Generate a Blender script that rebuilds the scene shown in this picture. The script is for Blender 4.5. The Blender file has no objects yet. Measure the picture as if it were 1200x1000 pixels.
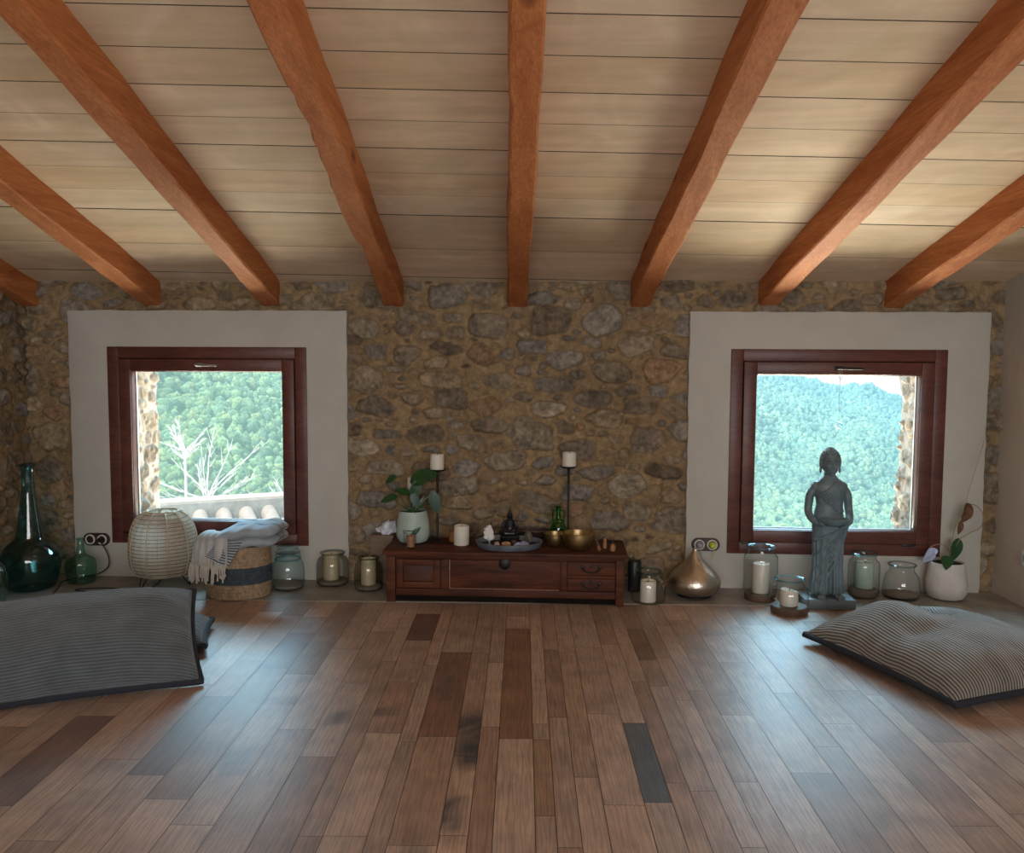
import bpy, bmesh, math, random
import numpy as np
from mathutils import Vector, Matrix

C = bpy.context.scene.collection
PI = math.pi
random.seed(7)

# ------------------------------------------------------------------ helpers
def tag(o, label=None, cat=None, group=None, kind=None):
    if label: o['label'] = label
    if cat: o['category'] = cat
    if group: o['group'] = group
    if kind: o['kind'] = kind
    return o

def thing(name, label, cat, loc=(0, 0, 0), rotz=0.0, group=None, kind=None):
    o = bpy.data.objects.new(name, None)
    o.empty_display_size = .05
    C.objects.link(o)
    o.location = loc
    o.rotation_euler = (0, 0, rotz)
    return tag(o, label, cat, group, kind)

def smooth_by_angle(me, ang=40):
    bm = bmesh.new(); bm.from_mesh(me)
    lim = math.radians(ang)
    for f in bm.faces: f.smooth = True
    for e in bm.edges:
        if len(e.link_faces) == 2:
            e.smooth = e.calc_face_angle(0) < lim
    bm.to_mesh(me); bm.free()

def obj(name, bm, m, parent=None, loc=None, smooth=40):
    me = bpy.data.meshes.new(name)
    bmesh.ops.recalc_face_normals(bm, faces=bm.faces[:])
    bm.to_mesh(me); bm.free()
    if smooth: smooth_by_angle(me, smooth)
    o = bpy.data.objects.new(name, me)
    C.objects.link(o)
    if m: me.materials.append(m)
    if parent: o.parent = parent
    if loc is not None: o.location = loc
    return o

def np_obj(name, V, F, m, cols=None, parent=None, smooth=True, uv=None):
    V = np.asarray(V, np.float32); F = np.asarray(F, np.int32)
    n = F.shape[1]
    me = bpy.data.meshes.new(name)
    me.vertices.add(len(V)); me.vertices.foreach_set('co', V.ravel())
    me.loops.add(F.size); me.loops.foreach_set('vertex_index', F.ravel())
    me.polygons.add(len(F))
    me.polygons.foreach_set('loop_start', np.arange(0, F.size, n, dtype=np.int32))
    me.polygons.foreach_set('use_smooth', np.full(len(F), smooth))
    me.update(calc_edges=True)
    if cols is not None:
        a = me.color_attributes.new('col', 'FLOAT_COLOR', 'POINT')
        c4 = np.ones((len(V), 4), np.float32); c4[:, :3] = cols
        a.data.foreach_set('color', c4.ravel())
    if uv is not None:
        u = me.uv_layers.new(name='UVMap')
        u.data.foreach_set('uv', np.asarray(uv, np.float32)[F.ravel()].ravel())
    me.validate()
    o = bpy.data.objects.new(name, me)
    C.objects.link(o)
    if m: me.materials.append(m)
    if parent: o.parent = parent
    return o

def box(bm, c, s, rot=None, bevel=0.0, seg=2):
    M = Matrix.Translation(c)
    if rot is not None: M = M @ rot.to_4x4()
    r = bmesh.ops.create_cube(bm, size=1.0, matrix=M @ Matrix.Diagonal((s[0], s[1], s[2], 1)))
    if bevel > 0:
        es = list({e for v in r['verts'] for e in v.link_edges})
        bmesh.ops.bevel(bm, geom=es, offset=bevel, segments=seg, affect='EDGES', profile=.5)

def bx(bm, x0, x1, y0, y1, z0, z1, bevel=0.0):
    box(bm, ((x0+x1)/2, (y0+y1)/2, (z0+z1)/2), (x1-x0, y1-y0, z1-z0), None, bevel)

def tube(bm, pts, r, n=8, cap=True):
    pts = [Vector(p) for p in pts]
    rs = r if isinstance(r, (list, tuple)) else [r]*len(pts)
    rings = []; up = None
    for i, p in enumerate(pts):
        if i == 0: d = pts[1]-p
        elif i == len(pts)-1: d = p-pts[i-1]
        else: d = (pts[i+1]-p).normalized()+(p-pts[i-1]).normalized()
        d = d.normalized()
        if up is None:
            up = d.orthogonal().normalized()
        up = (up-d*up.dot(d))
        if up.length < 1e-6: up = d.orthogonal()
        up.normalize(); s = d.cross(up)
        rings.append([bm.verts.new(p+(up*math.cos(a)+s*math.sin(a))*rs[i]) for a in [2*PI*k/n for k in range(n)]])
    for a, b in zip(rings, rings[1:]):
        for k in range(n): bm.faces.new((a[k], a[(k+1) % n], b[(k+1) % n], b[k]))
    if cap:
        bm.faces.new(rings[0][::-1]); bm.faces.new(rings[-1])

def ring(bm, c, R, r, n=32, m=8, sy=1.0):
    pts = []
    for i in range(n):
        a = 2*PI*i/n
        ca, sa = math.cos(a), math.sin(a)
        pts.append([bm.verts.new((c[0]+(R+r*math.cos(b))*ca, c[1]+(R+r*math.cos(b))*sa*sy, c[2]+r*math.sin(b)))
                    for b in [2*PI*k/m for k in range(m)]])
    for i in range(n):
        A, B = pts[i], pts[(i+1) % n]
        for k in range(m): bm.faces.new((A[k], B[k], B[(k+1) % m], A[(k+1) % m]))

def lathe(bm, prof, n=40, c=(0, 0, 0), sx=1.0, sy=1.0, fn=None):
    rings = []
    for r, z in prof:
        if r < 1e-6:
            rings.append([bm.verts.new((c[0], c[1], c[2]+z))])
        else:
            L = []
            for k in range(n):
                a = 2*PI*k/n
                rr = r if fn is None else fn(r, z, a)
                L.append(bm.verts.new((c[0]+rr*math.cos(a)*sx, c[1]+rr*math.sin(a)*sy, c[2]+z)))
            rings.append(L)
    for a, b in zip(rings, rings[1:]):
        for k in range(n):
            k2 = (k+1) % n
            if len(a) == 1 and len(b) == 1: continue
            if len(a) == 1: bm.faces.new((a[0], b[k2], b[k]))
            elif len(b) == 1: bm.faces.new((a[k], a[k2], b[0]))
            else: bm.faces.new((a[k], a[k2], b[k2], b[k]))

def catmull(pts, n=6):
    P = [Vector(p) for p in pts]
    P = [P[0]*2-P[1]]+P+[P[-1]*2-P[-2]]
    out = []
    for i in range(1, len(P)-2):
        for k in range(n):
            t = k/n
            a, b, c, d = P[i-1], P[i], P[i+1], P[i+2]
            out.append(.5*((2*b)+(c-a)*t+(2*a-5*b+4*c-d)*t*t+(3*b-a-3*c+d)*t*t*t))
    out.append(P[-2])
    return out

def ell(bm, c, r, rot=None, u=16, v=10):
    M = Matrix.Translation(c)
    if rot is not None: M = M @ rot.to_4x4()
    bmesh.ops.create_uvsphere(bm, u_segments=u, v_segments=v, radius=1.0, matrix=M @ Matrix.Diagonal((r[0], r[1], r[2], 1)))

def remeshed(name, bm, voxel, m, parent=None, smooth=1):
    me = bpy.data.meshes.new(name+'_src'); bmesh.ops.recalc_face_normals(bm, faces=bm.faces[:]); bm.to_mesh(me); bm.free()
    o = bpy.data.objects.new(name, me); C.objects.link(o)
    r = o.modifiers.new('r', 'REMESH'); r.mode = 'VOXEL'; r.voxel_size = voxel; r.use_smooth_shade = True
    if smooth:
        s = o.modifiers.new('s', 'SMOOTH'); s.factor = .5; s.iterations = smooth
    dg = bpy.context.evaluated_depsgraph_get(); dg.update()
    me2 = bpy.data.meshes.new_from_object(o.evaluated_get(dg))
    o.modifiers.clear(); o.data = me2; me2.name = name
    bpy.data.meshes.remove(me)
    me2.polygons.foreach_set('use_smooth', np.full(len(me2.polygons), True))
    me2.materials.clear(); me2.materials.append(m)
    if parent: o.parent = parent
    return o

def vnoise(X, Y, s, rng):
    """smooth value noise in [-1,1] with feature size s"""
    x = (X-X.min())/s; y = (Y-Y.min())/s
    nx, ny = int(x.max())+3, int(y.max())+3
    g = rng.uniform(-1, 1, (ny, nx))
    xi = x.astype(int); yi = y.astype(int); fx = x-xi; fy = y-yi
    fx = fx*fx*(3-2*fx); fy = fy*fy*(3-2*fy)
    return (g[yi, xi]*(1-fx)+g[yi, xi+1]*fx)*(1-fy)+(g[yi+1, xi]*(1-fx)+g[yi+1, xi+1]*fx)*fy

# ------------------------------------------------------------------ materials
def nodes(name):
    m = bpy.data.materials.new(name); m.use_nodes = True
    nt = m.node_tree
    for n in list(nt.nodes): nt.nodes.remove(n)
    out = nt.nodes.new('ShaderNodeOutputMaterial')
    return m, nt, out

def N(nt, t, **kw):
    n = nt.nodes.new(t)
    for k, v in kw.items():
        if k in n.inputs: n.inputs[k].default_value = v
        else: setattr(n, k, v)
    return n

def ramp(nt, stops):
    r = nt.nodes.new('ShaderNodeValToRGB')
    el = r.color_ramp.elements
    while len(el) < len(stops): el.new(.5)
    for e, (p, c) in zip(el, stops):
        e.position = p; e.color = (*c, 1) if len(c) == 3 else c
    return r

def mixc(nt, a, b, fac, mode='MIX'):
    n = nt.nodes.new('ShaderNodeMix'); n.data_type = 'RGBA'; n.blend_type = mode
    for key, v in ((6, a), (7, b), (0, fac)):
        if hasattr(v, 'is_linked') or hasattr(v, 'links'): nt.links.new(v, n.inputs[key])
        else: n.inputs[key].default_value = (*v, 1) if isinstance(v, (tuple, list)) and len(v) == 3 else v
    return n.outputs[2]

def mat(name, col, rough=.6, metal=0.0, var=.25, scale=12.0, bump=0.0, bscale=60.0, stretch=(1, 1, 1), spec=.5, col2=None, sheen=0):
    """principled with two-scale noise colour variation and a bump"""
    m, nt, out = nodes(name)
    p = N(nt, 'ShaderNodeBsdfPrincipled', Roughness=rough, Metallic=metal)
    p.inputs['Specular IOR Level'].default_value = spec
    tc = N(nt, 'ShaderNodeTexCoord'); mp = N(nt, 'ShaderNodeMapping'); mp.inputs['Scale'].default_value = stretch
    nt.links.new(tc.outputs['Object'], mp.inputs['Vector'])
    no = N(nt, 'ShaderNodeTexNoise', Scale=scale, Detail=6.0, Roughness=.6)
    nt.links.new(mp.outputs[0], no.inputs['Vector'])
    c2 = col2 or tuple(c*(1-var) for c in col)
    c1 = tuple(min(1, c*(1+var*.6)) for c in col)
    rp = ramp(nt, [(.3, c2), (.7, c1)])
    nt.links.new(no.outputs['Fac'], rp.inputs['Fac'])
    nt.links.new(rp.outputs[0], p.inputs['Base Color'])
    if sheen: p.inputs['Sheen Weight'].default_value = sheen
    if bump:
        nb = N(nt, 'ShaderNodeTexNoise', Scale=bscale, Detail=5.0)
        nt.links.new(mp.outputs[0], nb.inputs['Vector'])
        b = N(nt, 'ShaderNodeBump', Strength=bump, Distance=.01)
        nt.links.new(nb.outputs['Fac'], b.inputs['Height']); nt.links.new(b.outputs[0], p.inputs['Normal'])
    nt.links.new(p.outputs[0], out.inputs[0])
    return m

def attr_mat(name, rough=.9, var=.35, scale=25.0, bump=.5, bscale=90.0, mult=(1, 1, 1)):
    m, nt, out = nodes(name)
    p = N(nt, 'ShaderNodeBsdfPrincipled', Roughness=rough); p.inputs['Specular IOR Level'].default_value = .25
    at = N(nt, 'ShaderNodeAttribute'); at.attribute_name = 'col'
    tc = N(nt, 'ShaderNodeTexCoord')
    no = N(nt, 'ShaderNodeTexNoise', Scale=scale, Detail=8.0, Roughness=.7)
    nt.links.new(tc.outputs['Object'], no.inputs['Vector'])
    rp = ramp(nt, [(.25, tuple(v*(1-var) for v in mult)), (.75, tuple(v*(1+var) for v in mult))])
    nt.links.new(no.outputs['Fac'], rp.inputs['Fac'])
    nt.links.new(mixc(nt, at.outputs['Color'], rp.outputs[0], 1.0, 'MULTIPLY'), p.inputs['Base Color'])
    nb = N(nt, 'ShaderNodeTexNoise', Scale=bscale, Detail=8.0, Roughness=.65)
    nt.links.new(tc.outputs['Object'], nb.inputs['Vector'])
    b = N(nt, 'ShaderNodeBump', Strength=bump, Distance=.012)
    nt.links.new(nb.outputs['Fac'], b.inputs['Height']); nt.links.new(b.outputs[0], p.inputs['Normal'])
    nt.links.new(p.outputs[0], out.inputs[0])
    return m

def thin_glass(name, clear, edge, gloss=1.0, blend=.35, rough=.02):
    """thin glass: lets light straight through, darker and more reflective towards grazing angles"""
    m, nt, out = nodes(name)
    lw = N(nt, 'ShaderNodeLayerWeight', Blend=blend)
    rp = ramp(nt, [(0.0, clear), (.60, tuple(.82*a+.18*b for a, b in zip(clear, edge))), (.84, tuple(.3*a+.7*b for a, b in zip(clear, edge))), (1.0, edge)])
    nt.links.new(lw.outputs['Facing'], rp.inputs['Fac'])
    tr = N(nt, 'ShaderNodeBsdfTransparent'); nt.links.new(rp.outputs[0], tr.inputs[0])
    gl = N(nt, 'ShaderNodeBsdfGlossy', Roughness=rough); gl.inputs['Color'].default_value = (gloss, gloss, gloss, 1)
    lf = N(nt, 'ShaderNodeLayerWeight', Blend=.5)
    pw = N(nt, 'ShaderNodeMath'); pw.operation = 'POWER'; pw.inputs[1].default_value = 4.0
    nt.links.new(lf.outputs['Facing'], pw.inputs[0])
    fr = N(nt, 'ShaderNodeMapRange'); fr.inputs['To Min'].default_value = .055; fr.inputs['To Max'].default_value = .75
    nt.links.new(pw.outputs[0], fr.inputs['Value'])
    mx = N(nt, 'ShaderNodeMixShader')
    nt.links.new(fr.outputs[0], mx.inputs[0]); nt.links.new(tr.outputs[0], mx.inputs[1]); nt.links.new(gl.outputs[0], mx.inputs[2])
    nt.links.new(mx.outputs[0], out.inputs[0])
    return m

def wood_grain(name, c_dark, c_light, axis='x', rough=.5, ringscale=14.0, stretch=.06, bump=.15, knots=True, spec=.4, use_attr=False):
    m, nt, out = nodes(name)
    p = N(nt, 'ShaderNodeBsdfPrincipled', Roughness=rough); p.inputs['Specular IOR Level'].default_value = spec
    tc = N(nt, 'ShaderNodeTexCoord'); mp = N(nt, 'ShaderNodeMapping')
    s = [1, 1, 1]; s['xyz'.index(axis)] = stretch
    mp.inputs['Scale'].default_value = s
    nt.links.new(tc.outputs['Object'], mp.inputs['Vector'])
    n1 = N(nt, 'ShaderNodeTexNoise', Scale=ringscale, Detail=4.0, Roughness=.55, Distortion=.6)
    n2 = N(nt, 'ShaderNodeTexNoise', Scale=ringscale*9, Detail=5.0, Roughness=.6)
    for n in (n1, n2): nt.links.new(mp.outputs[0], n.inputs['Vector'])
    r1 = ramp(nt, [(.32, c_dark), (.68, c_light)]); nt.links.new(n1.outputs['Fac'], r1.inputs['Fac'])
    r2 = ramp(nt, [(.3, (.72, .7, .68)), (.65, (1.08, 1.08, 1.08))]); nt.links.new(n2.outputs['Fac'], r2.inputs['Fac'])
    c = mixc(nt, r1.outputs[0], r2.outputs[0], 1.0, 'MULTIPLY')
    if knots:
        mp2 = N(nt, 'ShaderNodeMapping'); s2 = [1, 1, 1]; s2['xyz'.index(axis)] = .4; mp2.inputs['Scale'].default_value = s2
        nt.links.new(tc.outputs['Object'], mp2.inputs['Vector'])
        vo = N(nt, 'ShaderNodeTexVoronoi', Scale=4.2); nt.links.new(mp2.outputs[0], vo.inputs['Vector'])
        rk = ramp(nt, [(.03, (.3, .2, .14)), (.13, (1, 1, 1))]); nt.links.new(vo.outputs['Distance'], rk.inputs['Fac'])
        c = mixc(nt, c, rk.outputs[0], .85, 'MULTIPLY')
    if use_attr:
        at = N(nt, 'ShaderNodeAttribute'); at.attribute_name = 'col'
        c = mixc(nt, c, at.outputs['Color'], 1.0, 'MULTIPLY')
    nt.links.new(c, p.inputs['Base Color'])
    if bump:
        b = N(nt, 'ShaderNodeBump', Strength=bump, Distance=.004)
        nt.links.new(n2.outputs['Fac'], b.inputs['Height']); nt.links.new(b.outputs[0], p.inputs['Normal'])
    nt.links.new(p.outputs[0], out.inputs[0])
    return m

M_stone = attr_mat('rubble_stone', rough=.95, var=.5, scale=26, bump=1.0, bscale=55)
M_ext = attr_mat('exterior_stone', rough=.95, var=.3, scale=16, bump=.6, bscale=50)
M_plaster = mat('lime_plaster', (.51, .495, .445), .9, var=.06, scale=6, bump=.12, bscale=30, spec=.2)
M_plaster_r = mat('side_wall_plaster', (.52, .46, .39), .92, var=.08, scale=4, bump=.2, bscale=22, spec=.2)
M_concrete = mat('smooth_concrete', (.29, .265, .225), .5, var=.3, scale=9, bump=.12, bscale=40)
M_beam = wood_grain('orange_beam_wood', (.43, .135, .042), (.59, .225, .08), 'y', rough=.72, spec=.2, ringscale=18, stretch=.03, bump=.06)
M_window = wood_grain('mahogany_window_wood', (.085, .026, .019), (.15, .05, .036), 'x', rough=.4, ringscale=10, stretch=.3, bump=.05, knots=False)
M_chest = wood_grain('old_chest_wood', (.035, .011, .006), (.135, .042, .019), 'x', rough=.6, ringscale=16, stretch=.12, bump=.3, spec=.22)
M_chest_dk = wood_grain('old_chest_wood_dark', (.035, .012, .007), (.12, .04, .02), 'x', rough=.6, ringscale=16, stretch=.15, bump=.3)
M_pane = thin_glass('window_pane_glass', (.97, .99, .98), (.9, .95, .95), .6)
M_jar = thin_glass('jar_glass', (.975, .985, .98), (.30, .42, .43), 1.0, .5)
M_jar_blue = thin_glass('aqua_jar_glass', (.90, .96, .965), (.16, .36, .40), 1.0, .5)
M_jar_smoke = thin_glass('dim_jar_glass', (.82, .82, .77), (.12, .12, .11), 1.0, .5)
M_rim_blue = thin_glass('aqua_rim_glass', (.62, .86, .90), (.28, .58, .66), 1.0, .6)
M_rim = thin_glass('clear_rim_glass', (.75, .84, .84), (.32, .42, .43), 1.0, .6)
M_green = thin_glass('demijohn_green_glass', (.34, .66, .70), (.015, .12, .15), 1.0, .5, .04)
M_green2 = thin_glass('light_green_glass', (.62, .82, .74), (.05, .20, .17), 1.0, .5, .04)
M_green3 = thin_glass('emerald_glass', (.10, .72, .18), (.008, .2, .03), 1.0, .5, .04)
M_wax = mat('candle_wax', (.74, .71, .62), .55, var=.05, scale=10); M_wax_dk = mat('old_wax', (.62, .55, .38), .6, var=.1)
M_wax_green = mat('green_wax', (.42, .52, .44), .6, var=.1)
for m_ in (M_wax, M_wax_dk, M_wax_green):
    q_ = [n for n in m_.node_tree.nodes if n.type == 'BSDF_PRINCIPLED'][0]
    q_.inputs['Subsurface Weight'].default_value = .25; q_.inputs['Subsurface Radius'].default_value = (.02, .012, .006); q_.inputs['Subsurface Scale'].default_value = .5
M_black = mat('black_metal', (.012, .012, .013), .45, var=.2)
M_char_shade = mat('charred_wick_and_gap_shade', (.014, .011, .009), 1.0, spec=.05)
M_statue = mat('grey_cast_stone', (.135, .19, .215), .5, var=.28, scale=18, bump=.12, bscale=120)
M_slab = mat('grey_plinth', (.16, .20, .225), .45, var=.15, scale=14, bump=.1)
M_sand = mat('coarse_sand', (.27, .22, .17), .95, var=.4, scale=140, bump=.8, bscale=200)
M_basewood = mat('dark_turned_wood', (.12, .07, .042), .6, var=.4, scale=20, bump=.2)
M_silver = mat('hammered_silver', (.62, .55, .46), .33, 1.0, var=.2, scale=8, bump=.25, bscale=70)
M_brass = mat('brass_bowl', (.50, .36, .18), .38, 1.0, var=.3, scale=10, bump=.1, bscale=60)
M_celadon = mat('celadon_glaze', (.42, .53, .47), .5, var=.14, scale=10, bump=.05)
M_whitepot = mat('white_pot', (.58, .56, .52), .75, var=.14, scale=12, bump=.1)
M_soil = mat('dark_soil', (.02, .015, .01), 1.0, var=.4, bump=.6)
M_leaf = mat('dark_leaf', (.016, .075, .02), .4, var=.4, scale=30)
M_leaf2 = mat('bluish_leaf', (.014, .065, .036), .45, var=.4, scale=30)
M_deadleaf = mat('dry_brown_leaf', (.16, .08, .045), .9, var=.4, scale=30)
M_lilac = mat('pale_lilac_leaf', (.42, .47, .66), .7, var=.15, scale=20)
M_stem = mat('green_stem', (.05, .10, .03), .6, var=.3)
M_drystem = mat('dry_stem', (.30, .23, .14), .85, var=.3, scale=30)
M_twig = mat('pale_twig', (.42, .36, .27), .85, var=.2)
M_white = mat('white_plastic', (.75, .75, .73), .4, var=.03)
M_grey = mat('grey_plastic', (.32, .31, .32), .45, var=.05)
M_lime = mat('lime_plastic', (.52, .60, .06), .45, var=.05)
M_brownpl = mat('brown_plate', (.045, .022, .018), .4, var=.15)
M_cord = mat('black_cord', (.012, .012, .015), .5)
M_rattan = mat('rattan', (.56, .44, .31), .75, var=.25, scale=40)
M_paper = mat('lamp_cloth', (.74, .70, .62), .9, var=.08, scale=30)
M_bulb = mat('frosted_bulb', (.85, .86, .86), .35, var=.02)
M_slats = mat('rattan_dark', (.16, .13, .095), .8, var=.3, scale=40)
M_tray = mat('bluish_metal_tray', (.24, .30, .37), .4, .55, var=.35, scale=14, bump=.15)
M_traydk = mat('dark_tray_inside', (.035, .022, .016), .5, var=.3)
M_tissue = mat('white_tissue', (.74, .75, .80), .95, var=.04)
M_boxwood = mat('pale_box_wood', (.20, .14, .09), .7, var=.3, scale=18, stretch=(.2, 1, 1))
M_amber = mat('amber_glass', (.30, .12, .035), .25, var=.3)
M_cork = mat('light_turned_wood', (.36, .19, .095), .6, var=.25, scale=20)
M_blackbud = mat('black_resin', (.010, .010, .013), .3, var=.2)
M_selenite = mat('white_selenite', (.80, .80, .78), .5, var=.12, scale=40, bump=.5, bscale=90)
M_crys_o = mat('orange_stone', (.48, .26, .14), .5, var=.4, scale=50)
M_crys_p = mat('pink_stone', (.52, .38, .28), .5, var=.3, scale=50)
M_crys_b = mat('lilac_crystal', (.34, .36, .58), .35, var=.35, scale=60, bump=.5)
M_olive = mat('olive_stone', (.13, .125, .085), .6, var=.3, scale=30)
M_brownd = mat('brown_stone', (.10, .04, .025), .6, var=.3, scale=30)
M_iron = mat('dark_iron', (.028, .024, .022), .5, .6, var=.3)
M_glassball = thin_glass('crystal_ball_glass', (.95, .97, 1.0), (.5, .5, .55), 1.0, .5)
M_silverm = mat('satin_steel', (.45, .45, .44), .35, .9, var=.08)
M_tile = mat('pale_clay_tile', (.33, .275, .235), .9, var=.22, scale=8, bump=.2)
M_mortar = mat('pale_mortar', (.46, .41, .36), .95, var=.12, scale=10, bump=.2)
M_roofdk = mat('shaded_mortar', (.33, .32, .30), .95, var=.25, scale=10)
M_bare = mat('bleached_branch', (.80, .80, .76), .9, var=.15)

# floor planks
def floor_mat():
    m, nt, out = nodes('oak_floor_planks')
    p = N(nt, 'ShaderNodeBsdfPrincipled')
    at = N(nt, 'ShaderNodeAttribute'); at.attribute_name = 'col'
    uv = N(nt, 'ShaderNodeUVMap'); uv.uv_map = 'UVMap'
    mp = N(nt, 'ShaderNodeMapping'); mp.inputs['Scale'].default_value = (1, .085, 1)
    nt.links.new(uv.outputs[0], mp.inputs['Vector'])
    w = N(nt, 'ShaderNodeTexWave', Scale=24.0, Distortion=12.0, Detail=3.0); w.inputs['Detail Scale'].default_value = 1.6
    w.bands_direction = 'X'
    nt.links.new(mp.outputs[0], w.inputs['Vector'])
    n2 = N(nt, 'ShaderNodeTexNoise', Scale=70.0, Detail=6.0, Roughness=.65); nt.links.new(mp.outputs[0], n2.inputs['Vector'])
    n3 = N(nt, 'ShaderNodeTexNoise', Scale=7.0, Detail=4.0); nt.links.new(uv.outputs[0], n3.inputs['Vector'])
    r1 = ramp(nt, [(.08, (.66, .64, .62)), (.55, (1.05, 1.05, 1.05))]); nt.links.new(w.outputs['Fac'], r1.inputs['Fac'])
    r2 = ramp(nt, [(.32, (.70, .68, .66)), (.6, (1.06, 1.06, 1.06))]); nt.links.new(n2.outputs['Fac'], r2.inputs['Fac'])
    r3 = ramp(nt, [(.3, (.78, .78, .8)), (.7, (1.15, 1.13, 1.1))]); nt.links.new(n3.outputs['Fac'], r3.inputs['Fac'])
    c = mixc(nt, at.outputs['Color'], r1.outputs[0], .5, 'MULTIPLY')
    c = mixc(nt, c, r2.outputs[0], .8, 'MULTIPLY'); c = mixc(nt, c, r3.outputs[0], 1.0, 'MULTIPLY')
    nt.links.new(c, p.inputs['Base Color'])
    rr = N(nt, 'ShaderNodeMapRange'); rr.inputs['To Min'].default_value = .44; rr.inputs['To Max'].default_value = .64
    nt.links.new(n2.outputs['Fac'], rr.inputs['Value']); nt.links.new(rr.outputs[0], p.inputs['Roughness'])
    p.inputs['Specular IOR Level'].default_value = .7
    p.inputs['Coat Weight'].default_value = .42; p.inputs['Coat Roughness'].default_value = .36
    ad = N(nt, 'ShaderNodeMath'); ad.operation = 'ADD'
    nt.links.new(n2.outputs['Fac'], ad.inputs[0]); nt.links.new(w.outputs['Fac'], ad.inputs[1])
    b = N(nt, 'ShaderNodeBump', Strength=.10, Distance=.002); nt.links.new(ad.outputs[0], b.inputs['Height'])
    nt.links.new(b.outputs[0], p.inputs['Normal'])
    nt.links.new(p.outputs[0], out.inputs[0])
    return m
M_floor = floor_mat()

def ceil_mat():
    m, nt, out = nodes('limed_ceiling_boards')
    p = N(nt, 'ShaderNodeBsdfPrincipled', Roughness=.75); p.inputs['Specular IOR Level'].default_value = .25
    at = N(nt, 'ShaderNodeAttribute'); at.attribute_name = 'col'
    tc = N(nt, 'ShaderNodeTexCoord'); mp = N(nt, 'ShaderNodeMapping'); mp.inputs['Scale'].default_value = (.12, 1, 1)
    nt.links.new(tc.outputs['Object'], mp.inputs['Vector'])
    n1 = N(nt, 'ShaderNodeTexNoise', Scale=14.0, Detail=6.0, Roughness=.6, Distortion=.4); nt.links.new(mp.outputs[0], n1.inputs['Vector'])
    n2 = N(nt, 'ShaderNodeTexNoise', Scale=3.0, Detail=5.0, Distortion=1.5); nt.links.new(tc.outputs['Object'], n2.inputs['Vector'])
    r1 = ramp(nt, [(.25, (.84, .82, .78)), (.7, (1.08, 1.08, 1.08))]); nt.links.new(n1.outputs['Fac'], r1.inputs['Fac'])
    r2 = ramp(nt, [(.25, (.88, .84, .78)), (.6, (1, 1, 1)), (.72, (1.10, 1.13, 1.2))]); nt.links.new(n2.outputs['Fac'], r2.inputs['Fac'])
    c = mixc(nt, at.outputs['Color'], r1.outputs[0], 1.0, 'MULTIPLY'); c = mixc(nt, c, r2.outputs[0], 1.0, 'MULTIPLY')
    nt.links.new(c, p.inputs['Base Color']); nt.links.new(p.outputs[0], out.inputs[0])
    return m
M_ceil = ceil_mat()

def stripe_mat(name, cd, cl, pitch, rough=.9, axis=1, depth=.5):
    m, nt, out = nodes(name)
    p = N(nt, 'ShaderNodeBsdfPrincipled', Roughness=rough); p.inputs['Sheen Weight'].default_value = .4
    p.inputs['Specular IOR Level'].default_value = .2
    uv = N(nt, 'ShaderNodeUVMap'); uv.uv_map = 'UVMap'
    sp = N(nt, 'ShaderNodeSeparateXYZ'); nt.links.new(uv.outputs[0], sp.inputs[0])
    mu = N(nt, 'ShaderNodeMath'); mu.operation = 'MULTIPLY'; mu.inputs[1].default_value = 2*PI/pitch
    nt.links.new(sp.outputs[axis], mu.inputs[0])
    si = N(nt, 'ShaderNodeMath'); si.operation = 'SINE'; nt.links.new(mu.outputs[0], si.inputs[0])
    mr = N(nt, 'ShaderNodeMapRange'); mr.inputs['From Min'].default_value = -1; nt.links.new(si.outputs[0], mr.inputs['Value'])
    rp = ramp(nt, [(.28, cd), (.62, cl)]); nt.links.new(mr.outputs[0], rp.inputs['Fac'])
    no = N(nt, 'ShaderNodeTexNoise', Scale=9.0, Detail=4.0); nt.links.new(uv.outputs[0], no.inputs['Vector'])
    rn = ramp(nt, [(.3, (.8, .8, .8)), (.7, (1.12, 1.12, 1.12))]); nt.links.new(no.outputs['Fac'], rn.inputs['Fac'])
    nt.links.new(mixc(nt, rp.outputs[0], rn.outputs[0], 1.0, 'MULTIPLY'), p.inputs['Base Color'])
    b = N(nt, 'ShaderNodeBump', Strength=depth, Distance=.006); nt.links.new(mr.outputs[0], b.inputs['Height'])
    nt.links.new(b.outputs[0], p.inputs['Normal']); nt.links.new(p.outputs[0], out.inputs[0])
    return m
M_cord_r = stripe_mat('corduroy_pale', (.05, .044, .04), (.30, .28, .245), .0135)
M_cord_l = stripe_mat('corduroy_dark', (.075, .096, .110), (.138, .160, .174), .0125)
M_navy = mat('navy_trim', (.018, .022, .034), .85, var=.15)

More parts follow.
